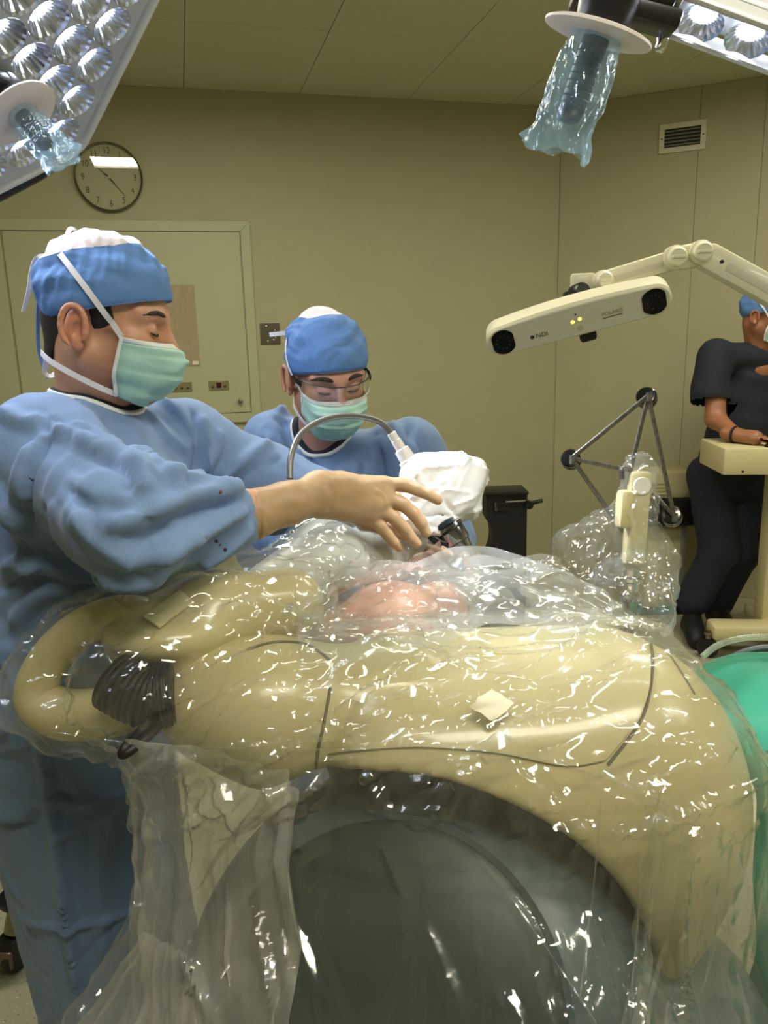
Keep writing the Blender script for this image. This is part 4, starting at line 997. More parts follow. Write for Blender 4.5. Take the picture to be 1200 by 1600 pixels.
# ================================================================== TRACKING ARRAY in its film bag
tT = thing('tracking_array', 'triangular metal tracking frame with black disc markers on a bagged arm', 'tracking array', at(985, 900, 1.38))
M_bar = mat('worn_grey_metal', rgb(120, 118, 112), 0.38, 0.8, noise=0.45, nscale=120)
Tn, Ln, Rn, Hn = at(1013, 618, 1.40), at(893, 716, 1.42), at(1053, 806, 1.38), at(985, 735, 1.40)
for a, b in ((Tn, Ln), (Tn, Hn), (Tn, Rn), (Ln, Hn), (Ln, at(975, 832, 1.41)), (at(1020, 770, 1.41), Rn)):
    MB().tube([a, b], 0.0042, 8, flat=0.6).build('strut', M_bar, tT)
axm = nrm((-0.35, -0.75, 0.45))
for c in (Tn, Ln, Rn):
    MB().lathe([(0.006, -0.004), (0.0155, -0.003), (0.0185, 0.001), (0.0185, 0.006), (0.0165, 0.008), (0.0165, 0.011), (0.0185, 0.013), (0.0185, 0.019), (0.015, 0.022), (0.006, 0.023)], 32, M=frame(c+A_(0, 0.012, 0)-axm*0.004, -axm*1.0)).build('marker_disc', mat('marker_black', rgb(14, 13, 18), 0.16, coat=0.5), tT, angle=25)
    MB().tube([c+A_(0, -0.004, 0.006), c+A_(0, -0.006, -0.010)], 0.0055, 10).build('marker_clip', M_bar, tT)
MB().tube(spline([at(985, 735, 1.4), at(972, 732, 1.39), at(972, 748, 1.39)], 6), 0.005, 8).build('hub_hook', M_bar, tT)
ar0, ar1 = at(1000, 742, 1.39), at(988, 890, 1.37)
axd = nrm(ar1-ar0); sd_ = nrm(np.cross(axd, (0, 1, 0)))
Ma = np.eye(4); Ma[:3, 0] = sd_; Ma[:3, 2] = axd; Ma[:3, 1] = np.cross(axd, sd_); Ma[:3, 3] = ar0
MB().box((0, 0, 0.080), (0.041, 0.030, 0.175), bev=0.010, M=Ma).build('arm_bar', M_cream2, tT)
MB().lathe([(0.0165, 0), (0.0165, 0.003), (0.015, 0.005), (0.001, 0.005)], 28, M=frame(ar0+axd*0.018-A_(0, 0.014, 0), (0, -1, 0.15))).build('arm_cap', mat('cap_white', rgb(235, 226, 214), 0.35), tT)
MB().box((-0.030, 0.02, 0.062), (0.03, 0.028, 0.07), bev=0.009, M=Ma, rot=_rz(-0.2)).build('arm_bracket', M_cream2, tT)
MB().lathe([(0.015, 0), (0.015, 0.012), (0.019, 0.016), (0.019, 0.022), (0.014, 0.026), (0.0135, 0.040), (0.020, 0.046), (0.021, 0.052), (0.017, 0.058), (0.012, 0.06)], 28, M=frame(ar1, axd)).build('clamp', M_chrome, tT, angle=25)
e1 = ar1+axd*0.055
MB().tube(spline([e1, e1+axd*0.05, A_(0.405, 1.27, 1.03), A_(0.385, 1.215, 0.99)], 6), 0.013, 14).build('mount_post', M_steel, tT)
# bag
sd = Sdf(at(860, 1030, 1.3)-0.12, at(1080, 690, 1.46)+0.08, 0.004)
for a, b, ra, rb in (((1001, 722, 1.39), (1003, 707, 1.39), 0.012, 0.001), ((1000, 745, 1.39), (990, 890, 1.37), 0.030, 0.033), ((990, 800, 1.39), (905, 860, 1.38), 0.028, 0.040), ((905, 850, 1.38), (885, 885, 1.37), 0.030, 0.020), ((990, 890, 1.37), (950, 930, 1.33), 0.045, 0.05),
                     ((1020, 850, 1.38), (1030, 890, 1.38), 0.025, 0.030), ((1030, 890, 1.38), (1040, 985, 1.33), 0.028, 0.008), ((1000, 900, 1.37), (1010, 950, 1.33), 0.04, 0.04)):
    sd.cone(at(*a), at(*b), ra, rb, k=0.035)
V, Q = sd.mesh(); V = smooth_v(V, Q, 2); N = vnormals(V, Q)
V = V+N*(crumple(V, 12, 6, 14, 0.6, A_(0.2, 0, 1), 0.6)*0.011+vnoise(V*A_(45, 45, 8))*0.003)[:, None]
V = creases(V, Q, 260, 3, (0.015, 0.06), (0.004, 0.008), (0.002, 0.006), lambda p: A_(-0.2, 0, 1.0), None, 0.5)
mesh_obj('bag', V, Q, film_mat('bag_film', tint=(0.96, 0.97, 0.97), haze=0.10, hazecol=(0.92, 0.93, 0.93), ior=1.6, rough=0.11, bump=0.22, scale=18, boost=1.5, stretch=(1, 1, 0.3)), tT, angle=26)
# ================================================================== DRAPED TABLE on the right
tG = thing('operating_table', 'operating table covered by a green cloth drape beside the robot', 'operating table', (1.15, 1.2, 0))
M_green = mat('green_cloth', rgb(34, 130, 100), 0.85, noise=0.06, nscale=14, bump=0.12, bscale=500, sheen=0.2)
nu, nv = 90, 90; G = np.zeros((nv, nu, 3))
for i in range(nv):
    v = i/(nv-1)
    for j in range(nu):
        u = j/(nu-1); x = 0.565+1.2*u
        # path: hang at the back, over the top, hang at the front
        s = v*2.1
        yb = 1.365-0.03*u; yf = 1.06-0.02*sin(5*u)
        if s < 0.25: y, z = yb+0.02*(1-s/0.25), 0.78+0.23*s/0.25
        elif s < 1.0: f = (s-0.25)/0.75; y, z = yb+(yf-yb)*f, 1.0-0.012*sin(pi*f)-0.05*f*f
        else: f = (s-1.0)/1.1; y, z = yf-0.06*(1-math.exp(-4*f))-0.02*f+0.030*sin(u*22+f*5)*min(1, f*3)+0.034*sin(f*17-u*9)*min(1, f*4)*(0.6+0.4*sin(u*11))+0.010*sin(u*57)*f, 0.95-0.80*f-0.03*(1-math.exp(-9*f))
        if s >= 0.25: z += 0.012*sin(7*u+9*s)*min(1, (s-.25)*4)*0.6+0.006*sin(19*u-14*s)
        # cloth falls away at the near-robot side
        e = max(0, 0.10-u)/0.10
        z -= 0.05*e*e; G[i, j] = (x, y, z)
MB().grid(G, thick=0.002).build('green_drape', M_green, tG, angle=None)
MB().box((1.15, 1.23, 0.88), (1.05, 0.22, 0.07), bev=0.02).build('table_top', mat('table_pad', rgb(30, 34, 36), 0.6), tG)
MB().box((1.2, 1.26, 0.44), (0.3, 0.24, 0.86), bev=0.02).build('pedestal', M_steel, tG)
MB().box((1.2, 1.26, 0.04), (0.8, 0.32, 0.08), bev=0.02).build('table_base', M_steel, tG)
# marker scribbles left on the cloth: thin dark strokes
T_g = bvh(G.reshape(-1, 3), [[i*nu+j, i*nu+j+1, (i+1)*nu+j+1, (i+1)*nu+j] for i in range(nv-1) for j in range(nu-1)])
for pts in ([(1075, 1025), (1084, 1029), (1094, 1028)], [(1128, 1052), (1136, 1058), (1142, 1055)], [(1150, 1056), (1158, 1060), (1166, 1064)]):
    W = [cast(T_g, *q) for q in spline(np.array(pts, float), 4)]; W = [h+nn*0.001 for h, nn in W if h is not None]
    if len(W) > 2: MB().tube(np.array(W), 0.0012, 5).build('dark_stain', mat('stain', rgb(14, 60, 46), 0.8), tG)
# drain tube lying over the cloth
P = spline([at(1098, 1026, 1.345), at(1120, 1009, 1.355), at(1150, 999, 1.36), at(1185, 995, 1.365), at(1240, 996, 1.37)], 8)
tag(MB().tube(P, 0.0062, 12).build('drain_tube', film_mat('tube_clear', tint=(0.86, 0.92, 0.84), haze=0.5, hazecol=(0.75, 0.82, 0.72), ior=1.5, bump=0.0)), 'clear flexible drain tube arching over the green cloth', 'tube')
P = spline([at(1136, 1040, 1.405), at(1150, 1026, 1.41), at(1172, 1017, 1.415), at(1200, 1013, 1.42), at(1250, 1018, 1.42)], 8)
tag(MB().tube(P, 0.008, 12).build('grey_hose', mat('hose_grey', rgb(70, 82, 86), 0.4)), 'dark grey hose lying at the edge of the green cloth', 'hose')
# ================================================================== PEOPLE
def skin_mat(name, col, stub):
    m = mat(name, col, 0.45, noise=0.05, nscale=60, sss=0.12, bump=0.10, bscale=300)
    nt = m.node_tree; b = nt.nodes['Principled BSDF']
    at_ = nt.nodes.new('ShaderNodeAttribute'); at_.attribute_name = 'tint'
    mx = nt.nodes.new('ShaderNodeMix'); mx.data_type = 'RGBA'; mx.blend_type = 'MULTIPLY'; mx.inputs[0].default_value = 1
    src = b.inputs['Base Color'].links[0].from_socket
    nt.links.new(src, mx.inputs[6]); nt.links.new(at_.outputs['Color'], mx.inputs[7]); nt.links.new(mx.outputs[2], b.inputs['Base Color'])
    return m
M_gown = mat('blue_gown', rgb(114, 142, 186), 0.78, noise=0.05, nscale=18, bump=0.10, bscale=420, sheen=0.15)
M_gown2 = mat('blue_gown_reinforced', rgb(104, 132, 172), 0.7, noise=0.05, nscale=18, bump=0.10, bscale=420)
M_cap = mat('blue_cap', rgb(88, 130, 190), 0.75, noise=0.08, nscale=30, bump=0.25, bscale=160)
M_crown = mat('white_cap_crown', rgb(226, 216, 220), 0.8, noise=0.05, nscale=30, bump=0.3, bscale=140)
M_mask = mat('mint_mask', rgb(176, 218, 206), 0.75, noise=0.06, nscale=30, bump=0.15, bscale=200)
M_maskw = mat('mask_white', rgb(226, 232, 230), 0.75, bump=0.1, bscale=200)
M_tie = mat('white_tie', rgb(228, 226, 232), 0.8, bump=0.2, bscale=300)
M_hair = mat('dark_hair', rgb(38, 30, 26), 0.6, noise=0.4, nscale=200, bump=0.6, bscale=300, stretch=(1, 1, 0.3))
M_navy = mat('navy_scrubs', rgb(26, 31, 46), 0.85, noise=0.1, nscale=30, bump=0.1, bscale=400)
M_glove = mat('tan_glove', rgb(172, 141, 106), 0.45, noise=0.04, nscale=40, bump=0.08, bscale=200)

def headframe(O, yaw, pitch, roll=0.0, scale=1.0):
    """x forward, y to the person's left, z up; yaw in degrees from +X (counter-clockwise), pitch down positive"""
    y, p = radians(yaw), radians(pitch)
    f = A_(cos(y)*cos(p), sin(y)*cos(p), -sin(p)); l = nrm(np.cross((0, 0, 1), f)); u = np.cross(f, l)
    r = radians(roll); l, u = l*cos(r)+u*sin(r), u*cos(r)-l*sin(r)
    M = np.eye(4); M[:3, 0] = f*scale; M[:3, 1] = l*scale; M[:3, 2] = u*scale; M[:3, 3] = O; return M
def tw(M, P): P = np.asarray(P, float); return P@M[:3, :3].T+M[:3, 3]
def tl(M, P): return (np.asarray(P, float)-M[:3, 3])@np.linalg.inv(M[:3, :3]).T

def head_mesh(M, neck, h=0.0024, neckr=0.056):
    """head and neck as one surface, returned in world coordinates with a tint per vertex"""
    nb = tl(M, neck)
    lo = np.minimum(A_(-0.135, -0.11, -0.155), nb-0.09); hi = np.maximum(A_(0.145, 0.11, 0.14), nb+0.07)
    s = Sdf(lo, hi, h)
    s.ell((-0.008, 0, 0.035), (0.098, 0.076, 0.086)); s.ell((0.036, 0, -0.040), (0.058, 0.059, 0.078), k=0.03)
    for q in (-1, 1):
        s.cone((-0.004, q*0.050, -0.062), (0.070, q*0.012, -0.106), 0.020, 0.019, k=0.025)
        s.ell((0.058, q*0.044, -0.026), (0.024, 0.020, 0.018), k=0.025)
        s.cone((0.085, q*0.014, 0.020), (0.066, q*0.050, 0.021), 0.011, 0.011, k=0.018)
    s.ell((0.078, 0, -0.107), (0.018, 0.02, 0.016), k=0.02)
    s.cone((0.090, 0, 0.012), (0.113, 0, -0.036), 0.0085, 0.0125, k=0.014)
    for q in (-1, 1):
        s.ell((0.103, q*0.0125, -0.040), (0.012, 0.008, 0.009), k=0.008)
        s.ell((0.098, q*0.033, -0.001), (0.016, 0.019, 0.012), k=0.012, op='sub')
        s.ell((0.0735, q*0.033, -0.003), (0.0155, 0.0165, 0.0140), k=0.004)
        s.cone((0.0885, q*0.022, -0.0065), (0.0835, q*0.046, -0.0055), 0.0022, 0.0018, k=0.003)
    s.ell((0.092, 0, -0.075), (0.014, 0.024, 0.012), k=0.015)
    s.cone((0.110, 0.020, -0.0745), (0.110, -0.020, -0.0745), 0.003, 0.003, k=0.004, op='sub')
    # neck with a hint of the sternomastoid
    s.cone((-0.028, 0, -0.045), nb, neckr, neckr+0.006, k=0.03)
    for q in (-1, 1): s.cone((-0.022, q*0.052, -0.055), nb+A_(0.045, -q*0.0+q*0.02, 0.0), 0.014, 0.016, k=0.025)
    # ears: plate, rim, lobe, inner fold
    for q in (-1, 1):
        c = A_(-0.026, q*0.079, -0.016)
        s.ell(c, (0.018, 0.009, 0.030), k=0.008)
        ring = [c+A_(0.019*cos(a)*(1.0)-0.003*sin(a), q*(0.009+0.005*(cos(a) < 0)), 0.031*sin(a)) for a in np.linspace(radians(-35), radians(250), 14)]
        s.chain([r_*1.0 for r_ in ring], [0.0035]*14, k=0.007)
        s.ell(c+A_(0.004, q*0.008, -0.006), (0.009, 0.006, 0.013), k=0.004, op='sub')
        s.ell(c+A_(0.007, q*0.004, -0.029), (0.009, 0.005, 0.010), k=0.006)
        s.ell(c+A_(0.016, q*0.004, -0.004), (0.005, 0.005, 0.007), k=0.005)
    V, Q = s.mesh(); V = smooth_v(V, Q, 1, 0.4)
    t = np.ones((len(V), 3))
    x, y, z = V.T
    stub = np.clip((-0.030-z)/0.03, 0, 1)*np.clip((x+0.015)/0.03, 0, 1)*np.clip((0.14+z)/0.03, 0, 1)
    t *= 1-(stub*0.30)[:, None]*A_(0.9, 1.0, 1.0)
    ear = np.clip((np.abs(y)-0.078)/0.006, 0, 1); t *= 1-ear[:, None]*A_(0.02, 0.16, 0.16)
    nose = np.exp(-(((x-0.115)/0.02)**2+(y/0.02)**2+((z+0.035)/0.02)**2)); t *= 1-nose[:, None]*A_(0.0, 0.14, 0.12)
    return tw(M, V), Q, t

def body_obj(t, parts, material):
    """skin: several overlapping continuous pieces of one body as one mesh"""
    V = np.vstack([p[0] for p in parts]); Q = []; b = 0; T = []
    for v, q, c in parts: Q.append(q+b); b += len(v); T.append(c)
    o = mesh_obj('body', V, np.vstack(Q), material, t, angle=None)
    a = o.data.attributes.new('tint', 'FLOAT_COLOR', 'POINT')
    c4 = np.column_stack([np.vstack(T), np.ones(len(V))]).astype(np.float32); a.data.foreach_set('color', c4.ravel()); return o

def face_bits(t, M, brow=(0.0034, 0.0035)):
    for q in (-1, 1):
        P = spline(tw(M, [(0.0950, q*0.010, 0.0190), (0.0930, q*0.024, 0.0245), (0.0860, q*0.042, 0.0265), (0.0700, q*0.060, 0.0195)]), 6)
        n = len(P); MB().tube(P, [brow[0]*(0.55+0.6*sin(pi*(0.15+0.8*i/(n-1)))) for i in range(n)], 8, flat=0.8).build('eyebrow', M_hair, t)
        P = spline(tw(M, [(0.0885, q*0.0205, -0.0078), (0.0905, q*0.028, -0.0098), (0.0895, q*0.037, -0.0100), (0.0830, q*0.0475, -0.0068)]), 6)
        MB().tube(P, 0.0013, 6).build('eyelash', M_hair, t)
        P = spline(tw(M, [(0.0885, q*0.0210, 0.0045), (0.0893, q*0.031, 0.0078), (0.0825, q*0.047, 0.0050)]), 5)

CAPC, CAPR = A_(-0.007, 0, 0.038), A_(0.1055, 0.087, 0.095)
def cap_loop(p0, n, off, shift=0.0, N=64, cr=None):
    """outline of the cap ellipsoid on a plane (p0, n), pushed out by off"""
    cr = CAPR if cr is None else cr
    n = nrm(n); p0 = p0+n*shift; e1 = nrm(np.cross((0, 1, 0), n)); e2 = np.cross(n, e1)
    c = CAPC-n*np.dot(CAPC-p0, n); out = []
    for k in range(N):
        a = 2*pi*k/N; d = e1*cos(a)+e2*sin(a); u = (c-CAPC)/cr; v = d/cr
        A = v@v; B = 2*(u@v); Cc = u@u-1; s = (-B+sqrt(max(B*B-4*A*Cc, 0)))/(2*A); out.append(c+d*(s+off))
    return np.array(out)
def make_cap(t, M, front_z, back_z, crown_thr, seed, h=0.0036, crown_n=(-0.35, 0, 0.936), puff=1.0):
    p0 = A_(0.10, 0, front_z); d = A_(0.20, 0, front_z-back_z); dn = nrm((d[2], 0, -d[0]))
    s = Sdf((-0.15, -0.12, -0.09), (0.13, 0.12, 0.165), h)
    s.ell(CAPC, CAPR); s.ell(CAPC+A_(-0.005, 0, 0.009), CAPR*A_(0.98, 0.98, 1.0)*puff, k=0.02)
    s.halfspace(p0, dn)
    V, Q = s.mesh(); V = smooth_v(V, Q, 1); N = vnormals(V, Q)
    hgt = np.clip(-((V-p0)@dn)/0.05, 0, 1)
    V = V+N*(hgt*(crumple(V, 16, 6, seed, 0.7, A_(0.9, 0, 0.3), 0.5)*0.0105+crumple(V, 34, 4, seed+3, 0.6)*0.0030+vnoise(V*28)*0.003))[:, None]
    cn = nrm(crown_n); fc = V[Q].mean(1)@cn+0.004*vnoise(V[Q].mean(1)*24) > crown_thr
    if fc.any():   # straighten the joint between the two cloths
        ia = np.zeros(len(V), bool); ib = ia.copy(); ia[Q[fc].ravel()] = True; ib[Q[~fc].ravel()] = True; e = np.where(ia & ib)[0]
        for _ in range(2):
            dlt = V[e]@cn+0.004*vnoise(V[e]*24)-crown_thr; tn = cn-N[e]*(N[e]@cn)[:, None]; tn /= np.maximum((tn*tn).sum(1), 0.15)[:, None]; V[e] -= tn*dlt[:, None]
    V1, Q1 = keep_faces(V, Q, ~fc); mesh_obj('cap', tw(M, V1), Q1, M_cap, t, angle=None)
    if fc.any():
        V2, Q2 = keep_faces(V, Q, fc); mesh_obj('cap_crown', tw(M, V2), Q2, M_crown, t, angle=None)
    L0 = cap_loop(p0, dn, 0.0018, 0.001); L1 = cap_loop(p0, dn, 0.0026, -0.004); L2 = cap_loop(p0, dn, 0.0022, -0.016); L3_ = cap_loop(p0, dn, -0.0005, -0.020)
    G = np.stack([L0, L1, L2, L3_]); G = np.concatenate([G, G[:, :1]], 1)
    MB().grid(tw(M, G.reshape(-1, 3)).reshape(G.shape)).build('cap_band', M_cap, t, angle=60)

def make_mask(t, M, seed=0, wide=0.072):
    vv = np.linspace(0, 1, 34); tt = np.linspace(-1, 1, 41)
    cx = np.interp(vv, [0, .12, .3, .5, .75, 1], [0.111, 0.124, 0.134, 0.133, 0.118, 0.082]); czz = np.interp(vv, [0, .12, .3, .5, .75, 1], [-0.020, -0.030, -0.046, -0.066, -0.099, -0.131])
    ex = np.interp(vv, [0, .7, 1], [0.044, 0.036, 0.040]); ey = np.interp(vv, [0, .6, 1], [wide, wide-0.004, wide-0.022]); ez = np.interp(vv, [0, .7, 1], [-0.020, -0.085, -0.118])
    G = np.zeros((34, 41, 3))
    for i, v in enumerate(vv):
        pl = 0.0060*(1-((v*3.4+0.1) % 1))*(v > 0.1)*(v < 0.92)
        for j, q in enumerate(tt):
            c = cos(q*pi/2); c8 = c**0.62; s_ = sin(q*pi/2)
            nosep = 0.006*math.exp(-(q/0.16)**2)*math.exp(-((v-0.16)/0.14)**2)
            G[i, j] = (ex[i]+(cx[i]-ex[i])*c8+pl*c+nosep, ey[i]*s_, ez[i]+(czz[i]-ez[i])*c8)
    V = G.reshape(-1, 3); D = crumple(V, 22, 5, seed+40, 0.6, A_(0, 1, 0), 0.6)*0.0042+vnoise(V*30)*0.0018
    rad = V-A_(0.02, 0, -0.06); rad /= np.linalg.norm(rad, axis=1, keepdims=True); V = V+rad*D[:, None]
    G = tw(M, V).reshape(G.shape)
    MB().grid(G[3:], thick=0.0012).build('face_mask', M_mask, t, angle=None)
    MB().grid(G[:4], thick=0.0014).build('mask_band', M_maskw, t, angle=None)
    for e in (0, -1): ribbon(G[:, e], 0.006, tw(M, (0.05, 0.2*(1 if e else -1), 0))-M[:3, 3], name='mask_edge', material=M_maskw, parent=t)
    return G
def tie_on_cap(t, M, pts, width=0.009, side=-1, name='mask_tie'):
    """strip laid over the cap: points inside the cap are pushed out onto it"""
    P = spline(np.array(pts, float), 10); N_ = []
    for i in range(len(P)):
        r = CAPR*1.035+0.004; q = (P[i]-CAPC)/r; k = np.linalg.norm(q)
        if (k < 1 and P[i][2] > 0.004) or P[i][2] > 0.035: P[i] = CAPC+q/k*r
        N_.append(nrm((P[i]-CAPC)/r**2) if P[i][2] > -0.03 else nrm(A_(P[i][0]*0.5, P[i][1], 0.0)))
    for _ in range(2): P[1:-1] = (P[:-2]+2*P[1:-1]+P[2:])/4
    N_ = np.array(N_)@M[:3, :3].T
    return ribbon(tw(M, P), width, N_, name=name, material=M_tie, parent=t)

def gown_mesh(build, lo, hi, h, neckp, neckn, neckr):
    s = Sdf(lo, hi, h); build(s); V, Q = s.mesh(); V = smooth_v(V, Q, 2); return V, Q
def collar(t, V, Q, neck, ax, r, n=56):
    """white trim and dark undershirt edge round the neck hole, found by dropping rays on the cloth"""
    tr = bvh(V, Q); ax = nrm(ax); e1 = nrm(np.cross(ax, (0, 1, 0))); e2 = np.cross(ax, e1); P = []; I_ = []
    for k in range(n):
        a = 2*pi*k/n; d = e1*cos(a)+e2*sin(a); best = None
        for rr in (r+0.006, r+0.010, r+0.014):
            h = tr.ray_cast(Vector(neck+ax*0.16+d*rr), Vector(-ax), 0.4)
            if h[0] is not None:
                q = np.array(h[0])
                if best is None or (q-best)@ax > 0.002: best = q
        if best is None: best = neck+d*r
        P.append(best+ax*0.0015); I_.append(best-d*0.008-ax*0.004)
    def sm(P):
        P = np.array(P)
        for _ in range(6): P = (np.roll(P, 1, 0)+2*P+np.roll(P, -1, 0))/4
        return P
    MB().tube(sm(P), 0.0050, 8, closed=True, flat=1.3).build('collar_trim', M_maskw, t)
    MB().tube(sm(I_)+ax*0.004, 0.0115, 8, closed=True).build('undershirt', M_navy, t)
def cut_neck(V, Q, p, n, r):
    """open the garment at the collar and return the edge loop"""
    n = nrm(n); bm = bmesh.new()
    vs = [bm.verts.new(v) for v in V]; 
    for q in Q: bm.faces.new([vs[i] for i in q])
    P = Vector(p); near = [f for f in bm.faces if (f.calc_center_median()-P).length < r]
    ge = set(near)
    for f in near: ge.update(f.edges); ge.update(f.verts)
    res = bmesh.ops.bisect_plane(bm, geom=list(ge), plane_co=P, plane_no=Vector(n), clear_outer=True)
    pts = [v.co.copy() for v in res['geom_cut'] if isinstance(v, bmesh.types.BMVert)]
    bm.verts.index_update(); V2 = np.array([v.co[:] for v in bm.verts]); F2 = [[v.index for v in f.verts] for f in bm.faces]; bm.free()
    pts = np.array([p_[:] for p_ in pts]); c = pts.mean(0); e1 = nrm(np.cross(n, (0.3, 1, 0.2))); e2 = np.cross(n, e1)
    a = np.arctan2((pts-c)@e2, (pts-c)@e1); pts = pts[np.argsort(a)]
    k = 5; sm = sum(np.roll(pts, i, 0) for i in range(-k, k+1))/(2*k+1)
    return V2, F2, sm[::max(1, len(sm)//48)]

def finger(s, P, R, k=0.006): s.chain(P, R, k=k)

# ------------------------------------------------------------------ surgeon with his hand on the robot wrist
tS = thing('person', 'surgeon in blue gown and blue cap, gloved hand on the robot wrist', 'person', (-0.60, 1.30, 0))
MS = headframe(at(169, 500, 1.32), 3, 12, 0, 0.99)
neckS = at(148, 662, 1.345)
M_skin1 = skin_mat('skin_tan', rgb(204, 152, 122), 0.3)
hV, hQ, hT = head_mesh(MS, neckS)
shR, shL = at(72, 724, 1.14), at(286, 705, 1.46)
elR, wrR = at(205, 812, 0.975), at(455, 787, 1.155)
elL, wrL = at(410, 765, 1.52), at(585, 796, 1.495)
pel = A_(-0.585, 1.31, 0.93)
sdir = nrm(shL-shR)*A_(1, 1, 0)
chest = (shR+shL)/2+A_(-0.005, 0.0, -0.10)
s = Sdf(A_(-1.0, 0.8, 0.0), A_(0.05, 1.75, 1.55), 0.014)
s.econe(chest+A_(-0.03, 0.03, -0.06), pel, (0.13, 0.08), (0.13, 0.09), sdir); s.cone(shR, elR, 0.05, 0.04); s.cone(shL, elL, 0.05, 0.04); s.cone(elR, wrR, 0.036, 0.026); s.cone(elL, wrL, 0.036, 0.026); s.cone(chest+A_(-0.03, 0.03, 0.04), shR, 0.05, 0.05); s.cone(chest+A_(-0.03, 0.03, 0.04), shL, 0.05, 0.05)
s.cone(neckS, neckS+A_(-0.03, 0.01, -0.08), 0.045, 0.05, k=0.03)
for q in (-1, 1): s.chain([pel+sdir*0.09*q, A_(-0.60, 1.31, 0.5)+sdir*0.09*q, A_(-0.60, 1.31, 0.06)+sdir*0.10*q], [0.085, 0.055, 0.04])
bV, bQ = s.mesh(); body_obj(tS, [(hV, hQ, hT), (bV, bQ, np.ones((len(bV), 3)))], M_skin1)
face_bits(tS, MS)
# hair at the nape and temple
s = Sdf((-0.13, -0.1, -0.11), (0.08, 0.1, 0.09), 0.003); s.ell((-0.010, 0, 0.030), (0.1015, 0.0785, 0.090)); s.cone((-0.060, 0, -0.02), (-0.062, 0, -0.06), 0.042, 0.036, k=0.03)
s.halfspace((-0.046, 0, 0), (0.8, 0, -0.35)); s.halfspace((0, 0, -0.070), (0.35, 0, -1)); V, Q = s.mesh(); mesh_obj('hair', tw(MS, V), Q, M_hair, tS, angle=None)
s = Sdf((-0.03, -0.1, -0.06), (0.06, 0.1, 0.09), 0.003); s.ell((-0.006, 0, 0.032), (0.0985, 0.0772, 0.088)); s.halfspace((0.030, 0, 0), (1, 0, 0.3)); s.halfspace((-0.008, 0, 0), (-1, 0, -0.2)); s.halfspace((0, 0, -0.018), (0.3, 0, -1)); V, Q = s.mesh(); mesh_obj('hair', tw(MS, V), Q, M_hair, tS, angle=None)
make_cap(tS, MS, 0.052, -0.018, 0.107, 3)
Gm = make_mask(tS, MS, 1)
for q in (-1, 1):
    tie_on_cap(tS, MS, [(0.044, q*0.0725, -0.020), (0.020, q*0.081, 0.010), (-0.012, q*0.093, 0.045), (-0.055, q*0.088, 0.083), (-0.092, q*0.050, 0.108), (-0.104, q*0.012, 0.114)])
    tie_on_cap(tS, MS, [(0.040, q*0.046, -0.116), (0.012, q*0.063, -0.106), (-0.030, q*0.068, -0.092), (-0.070, q*0.050, -0.080), (-0.098, q*0.015, -0.072)])
YH = 1.34
for pts, m_, wd in (([(88, 414), (76, 402), (58, 404), (49, 425), (44, 455), (36, 486)], M_tie, 0.009), ([(92, 408), (101, 385), (108, 360), (117, 360), (120, 376), (112, 390), (100, 402)], M_tie, 0.008),
                    ([(70, 438), (62, 455), (59, 500), (60, 545), (68, 575), (74, 590)], M_cap, 0.007), ([(88, 568), (78, 560), (72, 568), (70, 582), (80, 588), (92, 578)], M_tie, 0.010), ([(94, 560), (84, 552), (78, 550)], M_tie, 0.007)):
    P = spline([at(x, y, YH+0.012*i) for i, (x, y) in enumerate(pts)], 6); ribbon(P, wd, A_(0.5, -0.8, 0.2), name='tie_end', material=m_, parent=tS, twist=0.9)
ribbon(spline([at(84, 440, 1.33), at(74, 446, 1.34), at(64, 444, 1.35)], 5), 0.012, A_(0.2, -1, 0.3), name='cap_tie', material=M_cap, parent=tS)

axS = nrm(A_(0.24, 0.0, 0.97))
def gownS(s):
    s.econe(chest+A_(0.0, 0.0, 0.0), pel+A_(0, 0, 0.1), (0.205, 0.150), (0.20, 0.155), sdir, k=0.05)
    s.econe(pel+A_(0, 0, 0.12), A_(-0.550, 1.30, 0.30), (0.195, 0.155), (0.160, 0.140), sdir, k=0.08)
    s.cone(neckS+A_(-0.01, 0, -0.025), chest+A_(0, 0, -0.02), 0.088, 0.14, k=0.06)
    s.cone(shR+A_(0.0, 0, 0.015), neckS+A_(-0.03, -0.01, -0.025), 0.080, 0.068, k=0.06); s.cone(shL+A_(0, 0, 0.0), neckS+A_(-0.01, 0.02, -0.035), 0.074, 0.064, k=0.06)
    s.cone(shR, elR, 0.086, 0.076, k=0.05); s.cone(elR, at(295, 812, 1.045), 0.074, 0.062, k=0.04); s.cone(at(295, 812, 1.045), at(364, 806, 1.090), 0.062, 0.044, k=0.03)
    s.cone(shL, elL, 0.088, 0.084, k=0.05); s.cone(elL, wrL, 0.080, 0.050, k=0.04)
    s.cone(A_(-0.70, 1.30, 1.36), A_(-0.66, 1.30, 1.0), 0.12, 0.13, k=0.08)
    s.cone(neckS-axS*0.05, neckS+axS*0.2, 0.066, 0.074, k=0.010, op='sub')
V, Q = gown_mesh(gownS, A_(-1.02, 0.72, 0.22), A_(0.12, 1.78, 1.62), 0.0064, None, None, None)
N = vnormals(V, Q); lowg = np.clip((1.0-V[:, 2])/0.3, 0, 1)
V = V+N*(vnoise(V*A_(9, 9, 7))*0.005*(1-lowg)+crumple(V, 6.5, 6, 77, 0.8)*0.0120*(1-0.6*lowg)+crumple(V, 17, 5, 78, 0.7)*0.0028+vnoise(V*A_(14, 14, 1.6)+3)*0.008*lowg)[:, None]
